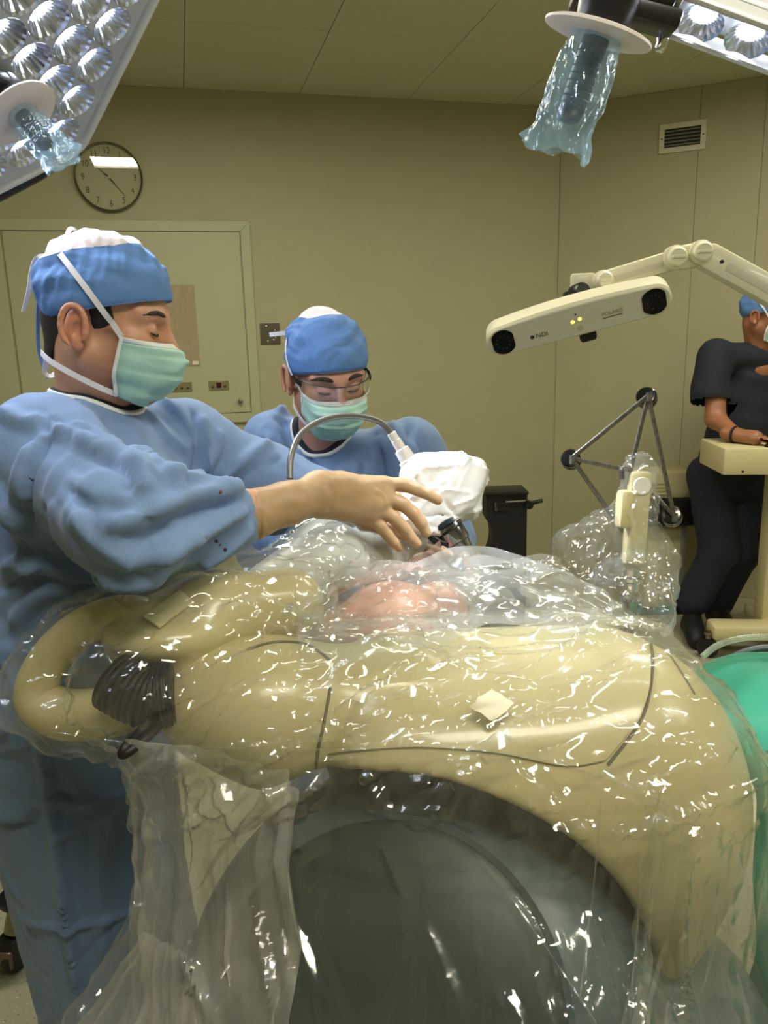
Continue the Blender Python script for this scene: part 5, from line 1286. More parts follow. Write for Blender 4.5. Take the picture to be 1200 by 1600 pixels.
# the cloth hangs between the arm and the table as broad folds
GS = [([(66, 640), (72, 690), (48, 745), (45, 790), (56, 835), (84, 880)], 0.010, -0.014), ([(56, 690), (30, 760), (38, 850), (60, 890)], 0.014, 0.010),
      ([(80, 672), (130, 690), (165, 716)], 0.012, 0.012), ([(85, 655), (150, 672), (205, 715)], 0.010, -0.008), ([(150, 690), (215, 730), (228, 775)], 0.012, 0.012), ([(140, 715), (190, 735), (205, 770)], 0.010, -0.010),
      ([(250, 742), (300, 750), (378, 768)], 0.010, 0.010), ([(378, 772), (300, 775), (200, 815), (170, 822)], 0.012, 0.013), ([(378, 785), (290, 805), (220, 850)], 0.012, -0.014), ([(382, 795), (320, 828), (235, 880)], 0.012, 0.014),
      ([(385, 805), (330, 850), (290, 880)], 0.010, -0.012), ([(395, 822), (350, 860), (310, 885)], 0.010, 0.009), ([(115, 800), (160, 850), (215, 885)], 0.016, 0.010), ([(100, 760), (140, 800), (150, 840)], 0.014, -0.010),
      ([(0, 760), (30, 800), (70, 860)], 0.012, 0.012), ([(0, 640), (40, 660), (70, 650)], 0.012, 0.008), ([(5, 890), (60, 880), (130, 900), (260, 905)], 0.014, 0.014), ([(0, 920), (70, 905), (200, 925)], 0.014, -0.016), ([(20, 980), (60, 930), (130, 915)], 0.014, 0.012),
      ([(302, 640), (308, 690), (305, 740)], 0.010, -0.014), ([(316, 650), (322, 700), (318, 735)], 0.010, 0.012), ([(345, 672), (335, 710), (310, 745)], 0.010, 0.008), ([(420, 690), (380, 720), (340, 750)], 0.012, 0.012), ([(440, 712), (400, 735), (370, 760)], 0.010, -0.010),
      ([(225, 640), (260, 680), (295, 705)], 0.012, 0.008), ([(250, 625), (280, 660), (300, 690)], 0.010, -0.007), ([(205, 665), (225, 720), (235, 750)], 0.014, 0.006), ([(160, 690), (260, 735), (280, 770)], 0.010, 0.008),
      ([(60, 1135), (72, 1230), (95, 1380), (130, 1598)], 0.010, 0.014, 1), ([(74, 1250), (130, 1253), (215, 1240)], 0.007, 0.008, 1), ([(86, 1308), (130, 1285), (178, 1262)], 0.010, 0.010), ([(40, 1440), (110, 1448), (205, 1425)], 0.007, 0.008, 1),
      ([(0, 1275), (40, 1270), (62, 1240)], 0.012, 0.010), ([(5, 1290), (60, 1286)], 0.010, -0.010), ([(160, 1250), (155, 1370), (165, 1500)], 0.012, 0.006), ([(0, 1000), (40, 1100), (60, 1140)], 0.016, 0.010), ([(20, 1000), (120, 1090), (200, 1230)], 0.016, 0.006)]
arm_d = nrm(at(364, 806, 1.09)-elR)
def gown_dir(p):
    if p[1] < 1.16 and p[2] > 1.2: return arm_d+A_(0, 0, 0.25*sin(p[0]*40))
    if p[2] > 1.25: return A_(0.5, -0.2, -0.7)
    return A_(0.2, 0, -1.0)
V = creases(V, Q, 75, 44, (0.09, 0.20), (0.012, 0.030), (0.003, 0.0085), gown_dir, V[:, 2] > 1.0, 0.30)
V = creases(V, Q, 60, 45, (0.04, 0.12), (0.010, 0.016), (0.002, 0.006), gown_dir, V[:, 2] < 1.0, 0.8)
GS = [(p[0], (p[1]*1.5 if p[2] > 0 else p[1]*0.9), p[2]*(1.5 if p[2] > 0 else 1.0), 1) for p in GS]
V = strokes(V, Q, GS)
cf = V[Q].mean(1); V, Q = keep_faces(V, Q, cf[:, 2] > 0.285)
# open the cuff end under the glove is hidden; open the collar
mesh_obj('gown', V, Q, M_gown, tS, angle=None)
collar(tS, V, Q, neckS, axS, 0.071)
Tg = bvh(V, Q)
for sx, sy, m_ in ((345, 769, 'rust_spot'), (338, 846, 'dark_spot'), (343, 850, 'dark_spot'), (352, 859, 'dark_spot')):
    h, nn = cast(Tg, sx, sy)
    if h is not None: MB().lathe([(0.0030, 0), (0.0024, 0.0008)], 9, M=frame(h, nn)).build('stain', mat(m_, rgb(132, 70, 56) if m_ == 'rust_spot' else rgb(52, 42, 54), 0.8), tS)
# trousers and shoe covers below the hem
for q in (-1, 1):
    b = A_(-0.565, 1.33, 0)+sdir*0.085*q
    sg = Sdf(b+A_(-0.2, -0.2, 0.0), b+A_(0.25, 0.2, 0.55), 0.01); sg.cone(b+A_(0, 0, 0.5), b+A_(0, 0, 0.12), 0.075, 0.068); V, Q = sg.mesh(); V = V+vnormals(V, Q)*(vnoise(V*A_(18, 18, 5))*0.008)[:, None]
    mesh_obj('trouser_leg', V, Q, mat('teal_scrubs', rgb(52, 98, 138), 0.85, noise=0.08, bump=0.1, bscale=300), tS, angle=None)
    sg = Sdf(b+A_(-0.15, -0.25, -0.02), b+A_(0.3, 0.2, 0.2), 0.007); f_ = nrm(A_(0.74, -0.67, 0)); sg.cone(b+A_(0, 0, 0.055), b+f_*0.15+A_(0, 0, 0.035), 0.05, 0.036); sg.cone(b+A_(0, 0, 0.14), b+A_(0, 0, 0.06), 0.05, 0.05); V, Q = sg.mesh(); V[:, 2] = np.maximum(V[:, 2], 0.0)
    mesh_obj('shoe', V, Q, M_black, tS, angle=None)
# near hand: tan glove, five fingers laid round the white wrist cover
s = Sdf(at(350, 880, 1.05)-0.06, at(720, 700, 1.32)+0.06, 0.0021)
fa, fb, wr = at(393, 804, 1.108), at(450, 786, 1.145), at(500, 772, 1.185)
s.cone(fa-nrm(fb-fa)*0.02, fa, 0.034, 0.0355, k=0.01); s.cone(fa, fb, 0.0360, 0.0330, k=0.01); s.cone(fb, wr, 0.0325, 0.0285, k=0.01)
kn = [at(603, 757, 1.268), at(604, 778, 1.258), at(594, 796, 1.248), at(578, 810, 1.240)]
for j, kq in enumerate(kn): s.cone(wr+(A_(0, 0, 0.010-0.007*j)), kq, 0.0260-0.001*j, 0.0140-0.0006*j, k=0.018)
s.cone(at(530, 772, 1.215), at(575, 782, 1.235), 0.030, 0.022, k=0.02)
fing = [[(603, 757, 1.268), (628, 757, 1.275), (649, 764, 1.278), (668, 772, 1.282), (684, 781, 1.288)], [(604, 778, 1.258), (628, 787, 1.264), (646, 802, 1.268), (658, 817, 1.272), (666, 832, 1.280)],
        [(594, 796, 1.248), (614, 808, 1.254), (631, 825, 1.260), (641, 838, 1.266), (651, 849, 1.276)], [(578, 810, 1.240), (594, 822, 1.246), (606, 835, 1.252), (615, 846, 1.258), (624, 856, 1.268)]]
fr_ = [[0.0128, 0.0118, 0.0110, 0.0102, 0.0086], [0.0130, 0.0120, 0.0112, 0.0104, 0.0088], [0.0124, 0.0115, 0.0107, 0.0098, 0.0084], [0.0116, 0.0106, 0.0098, 0.0090, 0.0078]]
for P_, R_ in zip(fing, fr_): s.chain([at(*p) for p in P_], R_, k=0.0035)
s.chain([at(535, 790, 1.215), at(570, 815, 1.262), at(605, 828, 1.300), at(640, 838, 1.318)], [0.018, 0.0135, 0.0110, 0.0095], k=0.010)
V, Q = s.mesh(); V = smooth_v(V, Q, 2, 0.4); N = vnormals(V, Q)
V = V+N*(vnoise(V*A_(60, 60, 60))*0.0008+crumple(V, 22, 4, 12, 0.7)*0.0009)[:, None]
V = strokes(V, Q, [([(500, 742), (520, 770), (512, 800)], 0.006, -0.0015), ([(585, 765), (600, 775), (604, 790)], 0.005, 0.0015), ([(455, 745), (470, 780), (462, 812)], 0.008, -0.0012)])
mesh_obj('glove', V, Q, M_glove, tS, angle=None)
cax = nrm(fb-fa); Mc_ = frame(fa-cax*0.002, cax)
MB().lathe([(0.0335, 0.004), (0.0385, -0.002), (0.0398, 0.002), (0.0388, 0.006), (0.0368, 0.010), (0.0352, 0.014)], 40, M=Mc_).build('glove_cuff', M_glove, tS)
# far hand, mostly hidden behind the wrist
s = Sdf(at(560, 900, 1.42)-0.08, at(700, 700, 1.52)+0.08, 0.003); h0 = wrL
s.cone(h0, at(625, 785, 1.485), 0.03, 0.028, k=0.015)
for j in range(4): s.chain([at(625, 768+9*j, 1.485), at(655, 770+9*j, 1.470), at(682, 772+9*j, 1.447)], [0.012, 0.0105, 0.0090], k=0.004)
s.chain([at(612, 790, 1.475), at(632, 805, 1.455), at(655, 806, 1.435)], [0.014, 0.011, 0.009], k=0.008)
V, Q = s.mesh(); mesh_obj('glove', V, Q, M_glove, tS, angle=None)

# ------------------------------------------------------------------ second surgeon, behind, with safety glasses
tM = thing('person', 'surgeon in blue gown and clear safety glasses bending behind the robot', 'person', (-0.08, 1.95, 0))
MM = headframe(at(511, 584, 1.80), -68, 20, 3, 1.0)
neckM = at(505, 690, 1.90)
M_skin2 = skin_mat('skin_fair', rgb(200, 150, 130), 0.2)
hV, hQ, hT = head_mesh(MM, neckM, 0.0027)
aR, aL = at(432, 700, 1.93), at(640, 706, 1.86)
eR, eL = at(420, 850, 1.85), at(690, 850, 1.78); wR_, wL_ = at(560, 870, 1.58), at(690, 872, 1.50)
pm = A_(-0.10, 2.02, 0.92); cm = (aR+aL)/2+A_(0, 0.01, -0.10); sm_ = nrm(aL-aR)*A_(1, 1, 0)
s = Sdf(A_(-0.5, 1.35, 0.0), A_(0.4, 2.3, 1.55), 0.014); s.econe(cm, pm, (0.14, 0.09), (0.14, 0.10), sm_); s.cone(aR, eR, 0.045, 0.04); s.cone(aL, eL, 0.045, 0.04); s.cone(eR, wR_, 0.035, 0.026); s.cone(eL, wL_, 0.035, 0.026)
s.cone(neckM, cm, 0.05, 0.07, k=0.03)
for q in (-1, 1): s.chain([pm+A_(0.09*q, 0, 0), A_(-0.09+0.09*q, 2.02, 0.5), A_(-0.09+0.1*q, 2.02, 0.06)], [0.08, 0.055, 0.04])
bV, bQ = s.mesh(); body_obj(tM, [(hV, hQ, hT), (bV, bQ, np.ones((len(bV), 3)))], M_skin2)
face_bits(tM, MM, (0.0040, 0.004))
make_cap(tM, MM, 0.046, -0.030, 0.129, 8, 0.0042, puff=1.04)
make_mask(tM, MM, 5, 0.073)
for q in (-1, 1):
    tie_on_cap(tM, MM, [(0.044, q*0.0735, -0.020), (0.022, q*0.086, 0.010), (-0.008, q*0.096, 0.045), (-0.050, q*0.090, 0.078), (-0.100, q*0.040, 0.085)])
    tie_on_cap(tM, MM, [(0.040, q*0.048, -0.116), (0.012, q*0.066, -0.100), (-0.030, q*0.072, -0.082), (-0.075, q*0.052, -0.070)])
ribbon(spline([at(452, 519, 1.84), at(440, 521, 1.83), at(421, 523, 1.82)], 5), 0.010, A_(0.1, -1, 0.2), name='tie_end', material=M_tie, parent=tM)
# safety glasses
G = np.zeros((9, 41, 3))
for i in range(9):
    for j in range(41):
        a = (j/40-0.5)*2; v = i/8; th = a*1.12
        G[i, j] = (0.018+0.106*cos(th)+0.002*v, 0.090*sin(th), 0.019-0.040*v*(1-0.25*abs(a)**3)-0.004*math.exp(-(a/0.09)**2)*(-v))
M_lens = film_mat('clear_lens', tint=(0.93, 0.93, 0.92), haze=0.02, ior=1.55, rough=0.03, bump=0.0, boost=1.3)
MB().grid(tw(MM, G.reshape(-1, 3)).reshape(G.shape), thick=0.0015).build('glasses_lens', M_lens, tM, angle=None)
MB().tube(tw(MM, G[0]), 0.0016, 8).build('glasses_rim', mat('smoke_plastic', rgb(60, 60, 62), 0.3), tM)
MB().tube(tw(MM, G[-1]), 0.0009, 6).build('glasses_rim', mat('clear_edge', rgb(190, 190, 185), 0.3), tM)
for q in (-1, 1):
    P = spline(tw(MM, [(0.066, q*0.082, 0.010), (0.030, q*0.088, 0.010), (-0.012, q*0.087, 0.008), (-0.030, q*0.085, -0.002)]), 6)
    MB().tube(P, [0.0075]*5+[0.006]*(len(P)-5), 10, flat=0.25, up=MM[:3, 2]).build('glasses_temple', M_dark, tM)
axM = nrm(A_(0.05, -0.45, 0.89))
def gownM(s):
    s.econe(cm, pm, (0.205, 0.135), (0.19, 0.15), sm_, k=0.05); s.econe(pm, A_(-0.10, 2.02, 0.30), (0.19, 0.15), (0.20, 0.17), sm_, k=0.08)
    s.cone(neckM+A_(0, 0.01, -0.05), cm, 0.080, 0.12, k=0.05); s.cone(aR, neckM+A_(-0.01, 0.02, -0.04), 0.072, 0.062, k=0.05); s.cone(aL, neckM+A_(0.01, 0.02, -0.04), 0.072, 0.062, k=0.05)
    s.cone(aR, eR, 0.082, 0.078, k=0.05); s.cone(aL, eL, 0.082, 0.078, k=0.05); s.cone(eR, wR_, 0.072, 0.045, k=0.04); s.cone(eL, wL_, 0.072, 0.045, k=0.04)
    s.cone(neckM-axM*0.05, neckM+axM*0.2, 0.064, 0.076, k=0.010, op='sub')
V, Q = gown_mesh(gownM, A_(-0.55, 1.35, 0.24), A_(0.45, 2.35, 1.58), 0.0085, None, None, None)
N = vnormals(V, Q); V = V+N*(vnoise(V*9)*0.004+crumple(V, 6.5, 6, 55, 0.8)*0.012+crumple(V, 17, 5, 58, 0.7)*0.0025)[:, None]
V = creases(V, Q, 80, 46, (0.08, 0.18), (0.012, 0.028), (0.003, 0.009), lambda p: A_(0.3*np.sign(p[0]+0.1), -0.2, -1), V[:, 2] > 1.1, 0.5)
V = strokes(V, Q, [([(440, 650), (455, 700), (450, 740)], 0.014, -0.014), ([(470, 690), (490, 730), (500, 745)], 0.010, -0.010), ([(610, 660), (640, 700), (655, 730)], 0.014, 0.012), ([(590, 700), (600, 760)], 0.012, -0.012), ([(640, 660), (630, 720), (640, 760)], 0.012, -0.012), ([(570, 720), (575, 790)], 0.012, 0.012), ([(540, 740), (545, 800)], 0.012, -0.010), ([(420, 680), (430, 720)], 0.012, 0.010)])
cf = V[Q].mean(1); V, Q = keep_faces(V, Q, cf[:, 2] > 0.30)
mesh_obj('gown', V, Q, M_gown, tM, angle=None)
collar(tM, V, Q, neckM, axM, 0.069)
for (w0, tip) in ((wR_, at(650, 870, 1.45)), (wL_, at(690, 858, 1.39))):
    s = Sdf(np.minimum(w0, tip)-0.07, np.maximum(w0, tip)+0.07, 0.003); d_ = tip-w0; L_ = np.linalg.norm(d_); d_ = d_/L_; sd2 = nrm(np.cross(d_, (0, 0, 1)))
    s.cone(w0-d_*0.05, w0+d_*(L_-0.09), 0.034, 0.028, k=0.02); pb = w0+d_*(L_-0.085)
    for j in range(4):
        q = (j-1.5)*0.016; s.chain([pb+sd2*q, pb+sd2*q*1.05+d_*0.045+A_(0, 0, 0.006), pb+sd2*q+d_*0.078+A_(0, 0, -0.012)], [0.0125, 0.010, 0.0080], k=0.004)
    s.chain([pb-d_*0.03+sd2*0.02, pb+d_*0.01+sd2*0.042, pb+d_*0.04+sd2*0.040+A_(0, 0, -0.01)], [0.014, 0.011, 0.009], k=0.01)
    V, Q = s.mesh(); mesh_obj('glove', V, Q, M_glove, tM, angle=None)
for q in (-1, 1):
    b = A_(-0.10+0.1*q, 2.02, 0)
    sg = Sdf(b+A_(-0.15, -0.15, 0), b+A_(0.15, 0.15, 0.55), 0.012); sg.cone(b+A_(0, 0, 0.5), b+A_(0, 0, 0.12), 0.085, 0.075); V, Q = sg.mesh(); mesh_obj('trouser_leg', V, Q, MATS['teal_scrubs'], tM, angle=None)
    sg = Sdf(b+A_(-0.12, -0.3, -0.02), b+A_(0.12, 0.15, 0.2), 0.008); sg.cone(b+A_(0, 0, 0.055), b+A_(0, -0.16, 0.035), 0.05, 0.036); sg.cone(b+A_(0, 0, 0.14), b+A_(0, 0, 0.06), 0.05, 0.05); V, Q = sg.mesh(); V[:, 2] = np.maximum(V[:, 2], 0); mesh_obj('shoe', V, Q, M_black, tM, angle=None)
# the film gives way to what presses on it: the gloved hand, the sleeves
def give_way(film, others, off=0.0015):
    me = film.data; n = len(me.vertices); co = np.zeros(n*3, np.float32); me.vertices.foreach_get('co', co); Mf = np.array(film.matrix_parent_inverse and (pmat(film)))
    W = co.reshape(-1, 3).astype(float)@Mf[:3, :3].T+Mf[:3, 3]
    for o in others:
        Mo = np.array(pmat(o)); V = np.array([v.co[:] for v in o.data.vertices])@Mo[:3, :3].T+Mo[:3, 3]
        tr = BVHTree.FromPolygons(V.tolist(), [list(p.vertices) for p in o.data.polygons])
        near = np.where(np.all((W > V.min(0)-0.01) & (W < V.max(0)+0.01), axis=1))[0]
        for i in near:
            h = tr.find_nearest(Vector(W[i]), 0.06)
            if h[0] is None: continue
            p, nn = np.array(h[0]), np.array(h[1])
            if (W[i]-p)@nn < off: W[i] = p+nn*off
    d, g = SD_ROBOT.sample(W); k = (d < 0.0025) & (d > -0.06); W[k] += g[k]*(0.0025-d[k])[:, None]
    Mi = np.linalg.inv(Mf); L_ = (W@Mi[:3, :3].T+Mi[:3, 3]).astype(np.float32); me.vertices.foreach_set('co', L_.ravel()); me.update()
kids = [c for c in tS.children if c.name.split('.')[0] in ('glove', 'gown')]
give_way(O_FILM, kids)
# ================================================================== TRACKING CAMERA ON ITS ARM
tP = thing('tracking_camera', 'long white tracking camera bar with two dark lens windows on jointed arm', 'camera', at(905, 495, 2.42))
M_polw = mat('camera_white', rgb(226, 222, 196), 0.35, coat=0.2)
M_polf = mat('camera_face', rgb(206, 200, 178), 0.4)
pl, pr = at(786, 527, 2.47), at(1019, 464, 2.37)
xp = nrm(pr-pl); yv = nrm(A_(0, 1, 0)-xp*xp[1]); zp = nrm(np.cross(xp, yv)); a_ = radians(24)
# local: x along the bar, y away from the viewer, z up; pitched so that the face looks slightly down
yp = yv*cos(a_)+zp*sin(a_); zq = np.cross(xp, yp); pc = (pl+pr)/2; hl = np.linalg.norm(pr-pl)/2
MP = np.eye(4); MP[:3, 0] = xp; MP[:3, 1] = yp; MP[:3, 2] = zq; MP[:3, 3] = pc
def stadium(hl_, r, bow=0.0, n=14):
    P = []
    for k in range(n+1): a = -pi/2+pi*k/n; P.append((hl_+r*cos(a), r*sin(a)))
    for k in range(9): x = hl_*(1-2*k/8); 
    for k in range(1, 8): x = hl_*(1-2*k/8); P.append((x, r+bow*(1-(x/hl_)**2)))
    for k in range(n+1): a = pi/2+pi*k/n; P.append((-hl_+r*cos(a), r*sin(a)))
    for k in range(1, 8): x = -hl_*(1-2*k/8); P.append((x, -r-bow*0.0*(1-(x/hl_)**2)))
    return P
R0 = 0.050; st = [stadium(hl+0.003, R0-0.006, 0.010), stadium(hl+0.003, R0, 0.012), stadium(hl+0.003, R0, 0.012), stadium(hl, R0-0.010, 0.010), stadium(hl-0.03, R0-0.03, 0.006)]
ds = [-0.030, -0.022, 0.035, 0.055, 0.062]; n = len(st[0]); V = []; F = []
for P_, d in zip(st, ds): V += [(p[0], d, p[1]) for p in P_]
for i in range(4):
    for k in range(n): F.append([i*n+k, i*n+(k+1) % n, (i+1)*n+(k+1) % n, (i+1)*n+k])
F.append(list(range(n))[::-1]); F.append([4*n+k for k in range(n)])
MB().add(V, [f[::-1] for f in F], MP).build('camera_body', M_polw, tP, angle=30)
fp = stadium(hl+0.002, R0-0.0075, 0.009)
MB().prism(fp, -0.0325, -0.0295, M=MP).build('face_plate', M_polf, tP, smooth=False)
for s in (-1, 1):
    oc = [(s*hl+0.040*cos(a)*1.0, 0.036*sin(a)) for a in np.linspace(0, 2*pi, 28, endpoint=False)]
    oc = [(min(max(x, s*hl-0.034), s*hl+0.034), z*1.12) for x, z in oc]
    wn = MB().prism(oc, -0.0345, -0.031, M=MP).build('lens_window', mat('window_black', rgb(10, 9, 9), 0.12, coat=0.5), tP, smooth=False)
    for k in range(10):
        a = 2*pi*k/10; c = tw(MP, (s*hl+0.020*cos(a), -0.0346, 0.022*sin(a)))
        MB().lathe([(0.0022, 0), (0.0018, 0.0012)], 8, M=frame(c, -yp)).build('infrared_led', mat('ir_led', rgb(70, 66, 60), 0.2), wn)
for dx in (-0.012, 0.010): MB().lathe([(0.006, 0), (0.005, 0.0015)], 14, M=frame(tw(MP, (dx, -0.0325, 0.004+0.004*(dx > 0))), -yp)).build('status_light', mat('status_lamp', rgb(230, 235, 120), 0.4, emit=1.6, ecol=rgb(215, 225, 90)), tP)
MB().lathe([(0.0095, 0), (0.009, 0.001)], 16, M=frame(tw(MP, (0.006, -0.0325, -0.022)), -yp)).build('sensor_window', mat('sensor_grey', rgb(180, 176, 150), 0.4), tP)
MB().lathe([(0.0032, 0), (0.003, 0.001)], 10, M=frame(tw(MP, (0.0, -0.0325, 0.026)), -yp)).build('sensor_window', M_dark, tP)
def face_text(s, size, x, z, m, name, parent, Mx, y=-0.0332):
    V, F_ = text_mesh(s, size); mesh_obj(name, tw(Mx, np.stack([V[:, 0]+x, np.full(len(V), y), V[:, 1]+z], 1)), F_, m, parent, smooth=False)
M_txt = mat('lettering', rgb(48, 50, 52), 0.5)
face_text('NDI', 0.021, -0.108, -0.010, M_txt, 'lettering', tP, MP); MB().lathe([(0.0065, 0), (0.006, 0.0008)], 14, M=frame(tw(MP, (-0.138, -0.0325, -0.010)), -yp)).build('logo_dot', M_txt, tP)
face_text('POLARIS', 0.0165, 0.105, 0.002, mat('lettering_grey', rgb(120, 116, 100), 0.5), 'lettering', tP, MP)
MB().box((0.105, -0.0330, -0.010), (0.058, 0.0008, 0.0035), M=MP).build('lettering_line', mat('lettering_grey', rgb(120, 116, 100), 0.5), tP, smooth=False)
# mount
mb_ = at(908, 450, 2.52)
MB().box(at(910, 447, 2.54), (0.075, 0.06, 0.075), bev=0.008, rot=_rz(-0.25)).build('mount_block', M_polw, tP)
MB().lathe([(0.026, -0.03), (0.030, -0.02), (0.030, 0.02), (0.024, 0.03)], 24, M=frame(at(905, 458, 2.47), (0.2, -1, 0.1))).build('mount_knob', M_dark, tP)
MB().box(at(893, 468, 2.48), (0.05, 0.05, 0.05), bev=0.01).build('mount_clamp', M_dark, tP)
MB().box(at(917, 516, 2.47), (0.052, 0.06, 0.055), bev=0.010, rot=np.array(MP[:3, :3])).build('mount_tail', M_black, tP)
# jointed arm to the right
def link(a, b, w, d, name):
    a, b = np.array(a), np.array(b); x = nrm(b-a); y = nrm(A_(0, 1, 0)-x*x[1]); z = np.cross(x, y); L = np.linalg.norm(b-a)
    M = np.eye(4); M[:3, 0] = x; M[:3, 1] = y; M[:3, 2] = z; M[:3, 3] = (a+b)/2
    o = MB().box((0, 0, 0), (L, d, w), bev=w*0.22, M=M).build(name, M_polw, tP)
    MB().box((0, -d/2, -w*0.05), (L*0.62, 0.004, w*0.30), bev=0.001, M=M).build('arm_groove', M_polf, tP)
    for q in (-0.36, 0.36): MB().lathe([(0.006, 0), (0.005, 0.003)], 10, M=frame(tw(M, (L*q, -d/2-0.002, 0)), -y)).build('arm_plug', M_black, tP)
j0, j1, j2, j3 = at(935, 442, 2.52), at(1056, 405, 2.50), at(1097, 397, 2.50), at(1215, 462, 2.46)
link(j0, j1, 0.062, 0.05, 'arm_link'); link(j1, j2, 0.075, 0.045, 'arm_link'); link(j2, j3+ (j3-j2)*0.6, 0.085, 0.06, 'arm_link')
for j, r in ((at(943, 438, 2.49), 0.024), (at(1056, 402, 2.47), 0.028), (at(1096, 394, 2.47), 0.028)):
    MB().lathe([(r*1.3, -0.02), (r*1.3, 0.004), (r*1.05, 0.008), (r, 0.010), (r, 0.022), (r*0.85, 0.026)], 28, M=frame(j, (0, -1, 0))).build('joint_knob', M_polw, tP)
    MB().box(j+A_(0, -0.028, 0), (r*1.5, 0.008, r*0.35), bev=0.002, rot=_rx(0)).build('knob_bar', M_polw, tP)
e = j3+(j3-j2)*0.6
MB().tube([e, A_(e[0]+0.02, e[1]-0.02, 0.06)], 0.03, 16).build('arm_post', M_polw, tP)
MB().lathe([(0.30, 0), (0.30, 0.03), (0.25, 0.05), (0.04, 0.08)], 36, M=frame((e[0]+0.02, e[1]-0.02, 0), (0, 0, 1))).build('arm_base', M_polw, tP)

# ================================================================== THIRD PERSON at the computer cart
tN = thing('person', 'person in dark navy scrubs and mint mask standing at the computer cart', 'person', (1.80, 3.95, 0))
M_skin3 = skin_mat('skin_brown', rgb(158, 106, 76), 0.2)
YN = 3.90
MN = headframe(at(1192, 492, YN), -30, 10, 0, 1.0)
neckN = at(1186, 542, YN+0.03)
hV, hQ, hT = head_mesh(MN, neckN, 0.0045)
nR, nL = at(1118, 556, YN), at(1262, 560, YN+0.15)
ztray = at(1136, 701, 3.48)[2]+0.0025
eN, wN = at(1118, 655, YN-0.10), at(1150, 690, 3.62); wN[2] = ztray+0.040
s = Sdf(A_(1.3, 3.3, 0.0), A_(2.6, 4.5, 1.6), 0.011)
s.cone(nR, eN, 0.055, 0.048); s.cone(eN, wN, 0.048, 0.030); s.cone(neckN, neckN+A_(0, 0, -0.1), 0.055, 0.08)
hp_ = at(1180, 690, 3.55); hp_[2] = ztray+0.033; hd = nrm(hp_-wN); s.cone(wN, wN+hd*0.09, 0.030, 0.036, k=0.02)
sid = nrm(np.cross(hd, (0, 0, 1)))
s2 = Sdf(wN-0.12, wN+0.30, 0.0045); s2.cone(wN-hd*0.05, wN, 0.031, 0.029); s2.cone(wN, wN+hd*0.075, 0.029, 0.034, k=0.02)
for j in range(4):
    q = (j-1.5)*0.017; b0 = wN+hd*0.085+sid*q
    s2.chain([b0, b0+hd*0.035+A_(0, 0, 0.004), b0+hd*(0.070-0.004*abs(j-1.5))+A_(0, 0, -0.010)], [0.0115, 0.0100, 0.0085], k=0.003)
s2.chain([wN+hd*0.03-sid*0.025, wN+hd*0.06-sid*0.05, wN+hd*0.09-sid*0.052], [0.014, 0.011, 0.009], k=0.008)
bV, bQ = s.mesh(); fV, fQ = s2.mesh()
body_obj(tN, [(hV, hQ, hT), (bV, bQ, np.ones((len(bV), 3))), (fV, fQ, np.ones((len(fV), 3)))], M_skin3)
face_bits(tN, MN); make_cap(tN, MN, 0.046, -0.025, 9.0, 6, 0.006); make_mask(tN, MN, 9)
tie_on_cap(tN, MN, [(0.044, -0.069, -0.020), (0.020, -0.088, 0.012), (-0.012, -0.097, 0.045), (-0.055, -0.092, 0.083)], 0.008)
ring = [wN-hd*0.012+0.034*(cos(a)*sid+sin(a)*nrm(np.cross(hd, sid))) for a in np.linspace(0, 2*pi, 24, endpoint=False)]
MB().tube(ring, 0.007, 8, closed=True).build('wristband', M_black, tN)
M_navy2 = M_navy
s = Sdf(A_(1.2, 3.4, 0.55), A_(2.7, 4.6, 1.62), 0.010); cN = (nR+nL)/2+A_(0, 0.02, -0.12); sN = nrm(nL-nR)
s.econe(cN, A_(1.83, 4.0, 0.78), (0.21, 0.135), (0.205, 0.15), sN, k=0.05); s.cone(nR, neckN+A_(0, 0, -0.05), 0.075, 0.07, k=0.05); s.cone(nL, neckN+A_(0, 0, -0.05), 0.075, 0.07, k=0.05)
s.cone(nR, at(1108, 618, YN-0.04), 0.085, 0.095, k=0.03); s.cone(nL, at(1285, 640, YN+0.1), 0.08, 0.09, k=0.03)
s.cone(neckN+A_(0.0, 0, -0.03), neckN+A_(0.03, -0.05, 0.2), 0.064, 0.08, k=0.01, op='sub')
V, Q = s.mesh(); N = vnormals(V, Q); V = V+N*(vnoise(V*8)*0.008+crumple(V, 6, 4, 66, 0.6)*0.006)[:, None]
sl = at(1104, 616, YN-0.04); sln = nrm(eN-nR); fcn = V[Q].mean(1)-sl
V, Q = keep_faces(V, Q, ~((fcn@sln > 0.035) & (np.linalg.norm(fcn, axis=1) < 0.17)))
mesh_obj('scrub_top', V, Q, M_navy2, tN, angle=None)
s = Sdf(A_(1.2, 3.2, 0.05), A_(2.5, 4.5, 1.0), 0.011)
hipR, hipL = A_(1.72, 3.98, 0.84), A_(1.92, 4.02, 0.84)
knR, knL = at(1122, 862, 3.86), at(1158, 862, 3.92); ankR, ankL = onz(1080, 950, 0.10), at(1130, 940, 3.88)
ankR = at(1083, 938, 3.85); ankL = at(1120, 940, 4.0)
s.cone(hipR, knR, 0.115, 0.092, k=0.04); s.cone(hipL, knL, 0.12, 0.095, k=0.04); s.cone(knR, ankR, 0.092, 0.085, k=0.03); s.cone(knL, ankL, 0.095, 0.085, k=0.03); s.econe(A_(1.83, 4.0, 0.88), A_(1.83, 4.0, 0.80), (0.17, 0.13), (0.18, 0.13), sN, k=0.05)
V, Q = s.mesh(); V = V+vnormals(V, Q)*(vnoise(V*A_(10, 10, 4))*0.008)[:, None]; mesh_obj('scrub_trousers', V, Q, M_navy2, tN, angle=None)
